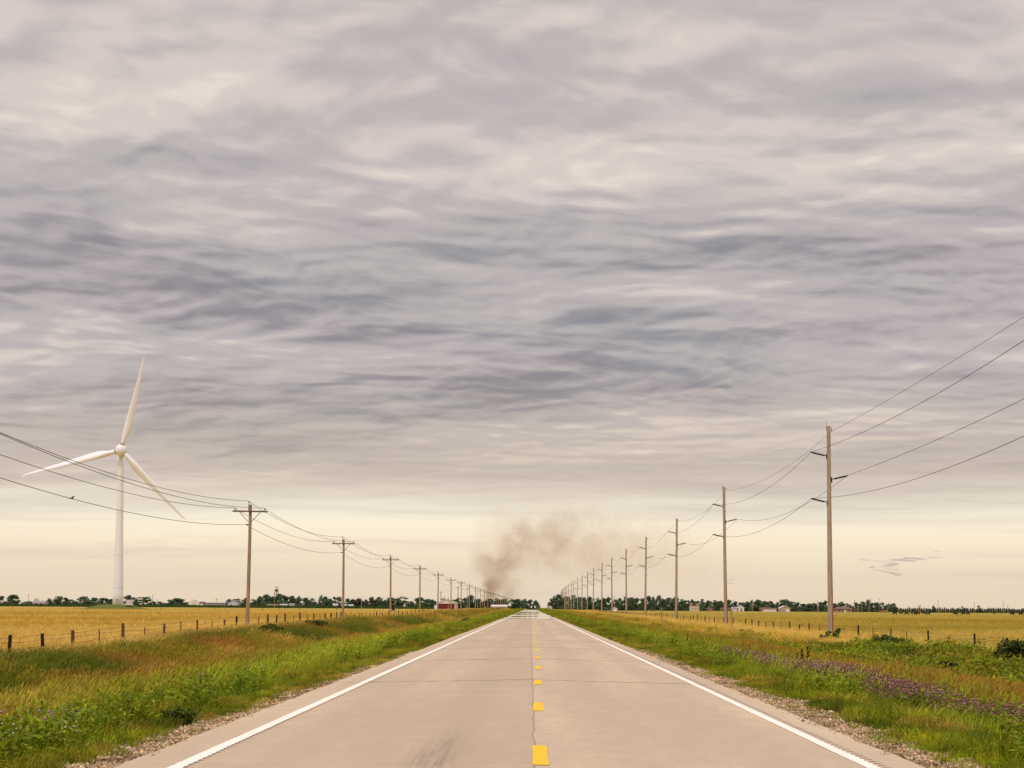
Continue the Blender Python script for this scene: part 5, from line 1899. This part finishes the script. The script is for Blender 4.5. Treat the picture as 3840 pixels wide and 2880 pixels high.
for px, w, yt, st in TREES:
    cnt[st] = cnt.get(st, 0) + 1
    left = px < 2040
    d = 1560 if left else 1500
    if 1690 < px < 1960: d = 1850
    if 1960 <= px < 2040: d = 2500
    if 2040 < px < 2140: d = 1950
    d += random.uniform(-20, 30)
    w *= 1.12
    kind = 'brown' if 1310 < px < 1400 else ('tall' if w < 22 else random.choice(['round', 'round', 'round', 'tall']))
    hgt = 2275 - yt
    adj = ('tall' if hgt > 38 else 'low' if hgt < 26 else '') + (' broad' if w > 48 else ' narrow' if w < 24 else '')
    tree(px, w, yt, d, (adj.strip() + ' tree, ' + NTH[cnt[st] - 1] + ' from left ' + STRETCH[st]).strip(), kind, 'broadleaf trees along the horizon')
# lone trees over the conifers
tree(3501, 17, 2270, 1420, 'small round lone tree rising above the conifers over the cattle', 'round')
tree(3609, 15, 2273, 1420, 'ragged thin-topped tree rising from the middle of the conifer row', 'ragged')
tree(3670, 14, 2268, 1420, 'dark leaning lone tree rising above the conifers at the right', 'tall')
tree(3255, 16, 2247, 1480, 'bare ragged treetop sticking up left of the dark house', 'ragged')
k = 0
px = 3352
while px < 3846:
    yt = 2279 + random.uniform(-2, 3.5) + (px - 3352) * .0052
    tree(px, random.uniform(19, 26), yt, 1410 + random.uniform(-12, 12), 'dark green conifer in the even windbreak behind the cattle', 'fir', 'conifers of the windbreak', 'conifer', 'conifer')
    px += random.uniform(6.0, 9.5)
p = on_ground(3727, 1250)
me = leaf_cloud('bush', SHRUB_M, [(random.uniform(-.7, .7), 0, random.uniform(.3, 1.0), .5, .5, .4) for _ in range(7)], 50, .12, 77)
tag(link('bush', me, None, p), 'small light green bush in front of the conifer row', 'bush')

# the corn strip behind the left field
def crop_strip():
    r = random.Random(5)
    v, f, rn = [], [], []
    for _ in range(15000):
        y = r.uniform(1412, 1500)
        px = r.uniform(-60, 1700)
        x = (px - 1988) / F * y
        z0 = 0
        h = r.uniform(.9, 1.7)
        a = r.uniform(0, 6.283)
        k = len(v)
        dx, dy = .55 * math.cos(a), .55 * math.sin(a)
        v += [(x - dx, y - dy, 0), (x + dx, y + dy, 0), (x + dx * .7 + r.uniform(-.2, .2), y + dy * .7, h), (x - dx * .7, y - dy * .7, h * r.uniform(.7, 1))]
        f.append((k, k + 1, k + 2, k + 3))
        rn += [r.random()] * 4
    V = np.array(v)
    V[:, 2] += ground_z(V[:, 0], V[:, 1])
    me = bpy.data.meshes.new('corn_crop')
    me.from_pydata([tuple(p) for p in V], [], f)
    at_ = me.attributes.new('rnd', 'FLOAT', 'POINT')
    at_.data.foreach_set('value', rn)
    me.materials.append(crown_material('corn_leaves', (0.030, 0.060, 0.016), (0.070, 0.120, 0.030)))
    tag(link('corn_crop', me), 'dark green strip of standing corn behind the left field', kind='stuff')


crop_strip()

def hedgerow():
    r = random.Random(12)
    cl = []
    for px0, px1, d0, h0, h1 in ((0, 90, 1590, 1.2, 3.0), (90, 440, 1590, 1.5, 4.2), (490, 720, 1600, 1.5, 3.6), (850, 940, 1600, 1.5, 4), (940, 1640, 1600, 2.2, 5.2), (1690, 1960, 1880, 3.0, 6.0), (1955, 2022, 2560, 3, 7), (2066, 2300, 1980, 4.0, 7.0), (2290, 2780, 1560, 3.5, 5.6), (2770, 3110, 1560, 2.6, 4.6), (3100, 3360, 1540, 2.6, 4.4)):
        px = px0
        while px < px1:
            c = on_ground(px, d0 + r.uniform(-20, 20))
            h = r.uniform(h0, h1)
            w = r.uniform(1.8, 3.4)
            cl.append((c.x, c.y, c.z + h * .45, w, w, h * .55))
            px += r.uniform(4, 10)
    tag(link('hedgerow_foliage', leaf_cloud('hedgerow_foliage', CROWN_M, cl, 75, .62, 12, .6)), 'dark green undergrowth filling in below the trees along the horizon', kind='stuff')


hedgerow()

# ------------------------------------------------------------------ cattle
COW_M = simple('black_hide', (0.010, 0.009, 0.009), .7, .3, 3)


def cow_mesh(grazing):
    P = [(0, 0, 1.02), (.55, 0, 1.08), (-.60, 0, 1.10), (.85, 0, 1.12), (-.85, 0, 1.14)]
    Rr = [.42, .40, .38, .27, .26]
    E = [(0, 1), (0, 2), (1, 3), (2, 4)]
    def add(p, r, j):
        P.append(p); Rr.append(r); E.append((j, len(P) - 1)); return len(P) - 1
    if grazing:
        n = add((1.15, 0, .86), .17, 3); n = add((1.38, 0, .50), .14, n); n = add((1.50, 0, .24), .12, n); add((1.60, 0, .07), .08, n)
    else:
        n = add((1.15, 0, 1.36), .18, 3); n = add((1.36, 0, 1.48), .15, n); n = add((1.58, 0, 1.40), .11, n); add((1.72, 0, 1.30), .08, n)
    e = 6 if grazing else 6
    for s in (-1, 1):
        a = add((P[e][0] - .02, s * .20, P[e][2] + .04), .035, e)
        a = add((.72, s * .20, .70), .12, 1); a = add((.74, s * .21, .36), .065, a); add((.73, s * .21, .0), .055, a)
        a = add((-.70, s * .21, .78), .15, 2); a = add((-.80, s * .21, .42), .07, a); add((-.74, s * .21, .0), .055, a)
    a = add((-1.06, 0, 1.10), .04, 4); a = add((-1.12, 0, .75), .025, a); add((-1.12, 0, .45), .045, a)
    me = bpy.data.meshes.new('cow')
    me.from_pydata(P, E, [])
    return me, Rr


def make_cow(grazing):
    me, Rr = cow_mesh(grazing)
    o = bpy.data.objects.new('cow', me)
    COL.objects.link(o)
    o.modifiers.new('skin', 'SKIN').use_smooth_shade = True
    for v, r in zip(me.skin_vertices[0].data, Rr): v.radius = (r, r * 1.1)
    me.skin_vertices[0].data[0].use_root = True
    o.modifiers.new('sub', 'SUBSURF').render_levels = 1
    me.materials.append(COW_M)
    return o


cows = [make_cow(True), make_cow(False)]
CPOS = [(3356, 14, 'first from the left in the main cluster'), (3378, 15, 'second from the left in the main cluster'), (3401, 16, 'third from the left in the main cluster'), (3420, 6, 'fourth from the left, seen end-on, in the main cluster'),
        (3431, 9, 'fifth from the left in the main cluster'), (3443, 14, 'sixth from the left in the main cluster'), (3464, 16, 'seventh from the left in the main cluster'), (3481, 13, 'last at the right end of the main cluster'),
        (3582, 11, 'left one of the middle trio'), (3613, 12, 'centre one of the middle trio'), (3630, 8, 'right one of the middle trio'), (3795, 15, 'left one of the pair near the right edge'), (3827, 14, 'right one of the pair near the right edge')]
for k, (px, wpx, lab) in enumerate(CPOS):
    src = cows[0 if k % 3 != 1 else 1]
    o = src if k in (0, 1) else src.copy()
    if k > 1: COL.objects.link(o)
    d = 1000 + random.uniform(-40, 40)
    p = on_ground(px, d)
    p.z += .05
    o.location = p
    yaw = 0 if wpx > 10 else (1.2 if wpx < 8 else .8)
    o.rotation_euler = (0, 0, random.choice([0, math.pi]) + random.choice([-1, 1]) * yaw + random.uniform(-.2, .2))
    o.scale = (.84,) * 3
    tag(o, 'black cow, ' + lab, 'cow', 'black cattle in the right field')

# ------------------------------------------------------------------ smoke over the horizon
def build_smoke():
    d = 2300.0
    a = at(1700, 2290, d); b = at(2860, 1790, d)
    cx, cz = (a.x + b.x) / 2, (a.z + b.z) / 2
    W, H, D = b.x - a.x, b.z - a.z, 60.0
    me = MB().box(-W / 2, W / 2, -D / 2, D / 2, -H / 2, H / 2).mesh('smoke', None)
    m = bpy.data.materials.new('smoke')
    m.use_nodes = True
    m.node_tree.nodes.clear()
    g = G(m.node_tree)
    out = g.new('ShaderNodeOutputMaterial')
    P = g.new('ShaderNodeTexCoord').outputs['Object']
    wob = g.vm('SUBTRACT', g.noise(P, .028, 5, .62, col=True), (.5, .5, .5))
    Q_ = g.vm('ADD', P, g.vm('MULTIPLY', wob, (46, 24, 42)))
    acc = None
    for px, py, rx, ry, amp in ((1826, 2235, 28, 62, 1.8), (1838, 2190, 34, 40, .9), (1908, 2222, 32, 42, 1.0), (1885, 2140, 100, 85, .9), (1850, 2110, 110, 70, .5), (1960, 2050, 220, 120, .62), (2120, 2050, 280, 130, .38), (2320, 2070, 340, 150, .30), (2050, 1950, 260, 120, .30), (2500, 2100, 320, 150, .12),
                                (1900, 2200, 90, 60, .35), (2250, 1960, 300, 130, .14)):
        c = at(px, py, d)
        nd = g.new('ShaderNodeMapping', vector_type='TEXTURE')
        g.l.new(Q_, nd.inputs[0])
        nd.inputs['Location'].default_value = (c.x - cx, 0, c.z - cz)
        nd.inputs['Scale'].default_value = (rx / F * d * 1.35, 42, ry / F * d * 1.35)
        gr = g.new('ShaderNodeTexGradient', gradient_type='QUADRATIC_SPHERE')
        g.l.new(nd.outputs[0], gr.inputs[0])
        acc = g.m('MULTIPLY_ADD', gr.outputs[1], amp, acc if acc is not None else 0.0)
    n = g.noise(Q_, .045, 5, .62)
    dens = g.m('MULTIPLY', acc, g.step(n, .34, .66, .12, 1.75))
    X, Y, Z = g.xyz(P)[:3]
    for s, lim in ((X, W / 2), (Z, H / 2)):
        dens = g.m('MULTIPLY', dens, g.step(g.m('ABSOLUTE', s), lim, lim * .8))
    pv = g.new('ShaderNodeVolumePrincipled')
    pv.inputs['Color'].default_value = (0.66, 0.495, 0.385, 1)
    pv.inputs['Anisotropy'].default_value = 0.2
    g.put(pv.inputs['Density'], g.m('MULTIPLY', dens, 0.029))
    g.l.new(pv.outputs[0], out.inputs['Volume'])
    me.materials.clear()
    me.materials.append(m)
    o = link('smoke', me, None, (cx, d, cz))
    tag(o, 'brown-grey smoke drifting up from the horizon left of the road', kind='stuff')


build_smoke()
scene.cycles.volume_bounces = 1
scene.cycles.use_denoising = False
# ------------------------------------------------------------------ single plants near the camera
WEED_M = crown_material('weed_foliage', (0.055, 0.085, 0.010), (0.15, 0.19, 0.022))
STEM_M = simple('green_stem', srgb(96, 106, 44), .9)
def shrub(px, d, w, h, label, mat, seed, n=60, size=.085, name='shrub', cat_='shrub', clumps=14, p=None):
    p = p or on_ground(px, d)
    r = random.Random(seed)
    t = empty(name, p, 0, label, cat_)
    cl = []
    for k in range(clumps):
        a = r.uniform(0, 6.283); q = r.random() ** .6 * .42
        z = r.uniform(.12, .85)
        cl.append((q * w * math.cos(a) * (1.1 - .5 * z), q * w * .8 * math.sin(a), z * h, w * r.uniform(.10, .2), w * r.uniform(.10, .2), h * r.uniform(.10, .18)))
    link('foliage', leaf_cloud('foliage', mat, cl, n, size, seed, .45), t)
    mb = MB()
    for k in range(7):
        a = r.uniform(0, 6.283)
        mb.tube([(0.05 * math.cos(a), .05 * math.sin(a), -.1), (.2 * w * math.cos(a), .2 * w * math.sin(a), h * .45), (.28 * w * math.cos(a), .28 * w * math.sin(a), h * .66)], [.018, .012, .005], 5)
    mb.build('stems', STEM_M if mat is WEED_M else TRUNK_M, t)
    return t


def near(px, py, d, dz=0.0):
    """Place by the photo column only; d from the row."""
    return on_ground(px, d)


shrub(3128, 176, 1.5, 1.3, 'bright green leafy bush at the foot of the nearest tall pole', SHRUB_M, 1, 55, .10)
shrub(3090, 172, 1.1, .8, 'lower green bush left of the nearest tall pole foot', SHRUB_M, 2, 45, .09)
shrub(3815, 94, 2.6, 1.75, 'large dark green bush at the right edge by the fence', DARKSHRUB_M, 3, 90, .10, clumps=22)
shrub(3545, 82, 1.3, 1.2, 'dark round shrub among the vines on the right bank', DARKSHRUB_M, 4, 80, .08, clumps=16)
shrub(3690, 84, 1.6, 1.0, 'dark low shrub right of the round one on the bank', DARKSHRUB_M, 5, 70, .08)
shrub(3330, 128, 2.6, 1.3, 'light green shrub crowning the right bank below the fence', SHRUB_M, 6, 60, .10, clumps=18)
shrub(3520, 116, 2.2, 1.1, 'light green shrub below the fence left of the dark edge bush', SHRUB_M, 7, 70, .10, clumps=16)
shrub(2800, 205, 1.8, .9, 'dark green low bush in the grass left of the nearest tall pole', DARKSHRUB_M, 8, 55, .09)
shrub(700, 33.5, .75, .34, 'dark leafy clump on the left verge beside the asphalt', WEED_M, 9, 60, .035, 'weed_clump', 'plant')
shrub(1010, 150, 2.4, 1.0, 'dark green bush in the ditch below the nearest crossarm pole', DARKSHRUB_M, 10, 60, .10)
shrub(1180, 180, 2.6, 1.0, 'dark green bush on the far left bank between two crossarm poles', DARKSHRUB_M, 11, 60, .10)
shrub(1500, 120, 1.2, .7, 'dark green clump on the left verge nearing the horizon', WEED_M, 12, 50, .06, 'weed_clump', 'plant')
shrub(1745, 250, 2.2, .9, 'green clump at the far left verge edge', SHRUB_M, 13, 50, .09, 'weed_clump', 'plant')

# dock stalks with dark brown seed heads
DOCK_M = simple('dock_seed_brown', srgb(64, 30, 22), .9, .4, 30)
DOCK_S = simple('dock_stem', srgb(92, 62, 40), .9)


def dock(px, d, h, w, label, seed):
    p = on_ground(px, d)
    r = random.Random(seed)
    t = empty('dock_plant', p, 0, label, 'plant', 'brown dock stalks')
    MB().tube([(0, 0, -.1), (.02, 0, h * .6), (.0, 0, h)], [.014, .010, .004], 6).build('stem', DOCK_S, t)
    mb = MB()
    for k in range(150):
        z = h * r.uniform(.38, 1.0)
        q = w * r.random() * (1.15 - .85 * abs((z / h - .62) / .4))
        a = r.uniform(0, 6.283)
        s = r.uniform(.010, .022)
        c = Vector((q * math.cos(a), q * math.sin(a), z))
        mb.add([c + Vector((s, 0, 0)), c + Vector((-s * .5, s * .8, 0)), c + Vector((-s * .5, -s * .8, 0)), c + Vector((0, 0, s * 1.6)), c - Vector((0, 0, s * 1.6))],
               [(0, 1, 3), (1, 2, 3), (2, 0, 3), (1, 0, 4), (2, 1, 4), (0, 2, 4)])
    mb.build('seed_head', DOCK_M, t)


dock(3028, 76, 1.10, .085, 'tallest of three dark brown dock stalks right of the clover', 1)
dock(3006, 76, 1.0, .075, 'middle one of three dark brown dock stalks right of the clover', 2)
dock(2989, 77, .86, .04, 'thinnest, left one of three dark brown dock stalks', 3)
dock(2578, 118, .85, .03, 'small lone brown dock stalk far along the right ditch', 4)

# mullein spikes, white-flowered clump, thistle clump, orange clump at the lower left
MULL = simple('mullein_spike', srgb(150, 158, 60), .9, .3, 20)
MULL_F = simple('mullein_bloom', srgb(250, 216, 60), .8, .1, 20)
MULL_L = simple('mullein_leaf', srgb(120, 138, 76), .9, .2, 8)


def mullein(px, d, h, label, seed):
    p = on_ground(px, d)
    r = random.Random(seed)
    t = empty('mullein', p, 0, label, 'plant', 'mullein spikes on the left verge')
    mb = MB()
    mb.tube([(0, 0, -.05), (.01, 0, h * .5), (0, 0, h)], [.012, .022, .008], 7)
    for k in range(70):
        z = h * r.uniform(.35, .98); a = r.uniform(0, 6.283); q = .026
        c = Vector((q * math.cos(a), q * math.sin(a), z)); s = .012
        mb.add([c + Vector((s, 0, 0)), c + Vector((0, s, 0)), c + Vector((-s, 0, 0)), c + Vector((0, -s, 0)), c + Vector((0, 0, s * 1.4))], [(0, 1, 4), (1, 2, 4), (2, 3, 4), (3, 0, 4), (3, 2, 1, 0)])
    mb.build('flower_spike', MULL, t)
    mb = MB()
    for k in range(16):
        z = h * r.uniform(.12, .5); a = r.uniform(0, 6.283); q = r.uniform(.02, .07)
        c = Vector((q * math.cos(a), q * math.sin(a), z)); s = .020
        mb.add([c + Vector((s, 0, 0)), c + Vector((0, 0, s)), c + Vector((-s, 0, 0)), c + Vector((0, 0, -s)), c + Vector((0, -s, 0))], [(0, 1, 4), (1, 2, 4), (2, 3, 4), (3, 0, 4), (3, 2, 1, 0)])
    mb.build('blooms', MULL_F, t)
    mb = MB()
    for k in range(9):
        a = r.uniform(0, 6.283); z = h * r.uniform(.02, .3); L = r.uniform(.10, .2)
        u = Vector((math.cos(a), math.sin(a), .45)).normalized(); s = Vector((-math.sin(a), math.cos(a), 0)) * L * .22
        c = Vector((0, 0, z))
        mb.add([c, c + u * L * .5 + s, c + u * L, c + u * L * .5 - s], [(0, 1, 2, 3)])
    mb.build('leaves', MULL_L, t)


mullein(240, 29.0, .62, 'mullein spike with yellow blooms, taller of two on the left verge', 1)
mullein(303, 29.6, .48, 'shorter yellow-green mullein spike nearer the asphalt', 2)


def flower_clump(name, px, d, w, h, label, petal_cols, seed, n=46, leafc=C_DKGREEN, ball=(.014, .026), spread=1.0):
    p = on_ground(px, d)
    r = random.Random(seed)
    t = empty(name, p, 0, label, 'plant')
    tf = Tuft(seed)
    bl = Tuft(seed + 1)
    for k in range(n):
        a = r.uniform(0, 6.283); q = r.random() ** .5 * w / 2
        x, y = q * math.cos(a), q * math.sin(a)
        hh = h * r.uniform(.5, 1.0)
        tp = tf.blade(x, y, hh, .010, r.uniform(.05, .3), r.uniform(0, 6.283), .2)
        for j in range(5): tf.leaf((x, y, hh * (.15 + .7 * j / 5)), r.uniform(.05, .10), r.uniform(.02, .04), r.uniform(0, 6.283), r.uniform(-.1, .8))
        bl.ball((tp[0], tp[1], tp[2]), r.uniform(*ball))
        if r.random() < .5: bl.ball((tp[0] + r.uniform(-.04, .04), tp[1], tp[2] - r.uniform(.02, .06)), r.uniform(*ball) * .8)
    mb = MB(); mb.add(tf.v, tf.f); mb.build('foliage', simple(name + '_green', tuple(leafc), .85, .3, 9), t)
    mb = MB(); mb.add(bl.v, bl.f); mb.build('blossoms', simple(name + '_petals', petal_cols, .85, .2, 14), t)


flower_clump('thistle_clump', 136, 30.5, .95, .62, 'clump of mauve thistle-like flowers on the left verge', srgb(166, 122, 138), 31, 34)
flower_clump('white_flower_clump', 105, 27.2, 1.25, .52, 'clump of creamy white flowers at the lower left', srgb(196, 198, 140), 32, 60, C_GREEN, (.010, .02))
flower_clump('orange_flower_clump', 55, 39, 1.3, .72, 'bush of small orange flowers at the left edge', srgb(214, 140, 40), 33, 60, C_OLIVE, (.012, .022))
flower_clump('dark_clover_clump', 318, 33.0, .7, .5, 'small patch of dull red clover heads on the left verge', srgb(120, 72, 70), 34, 22, C_DKGREEN)
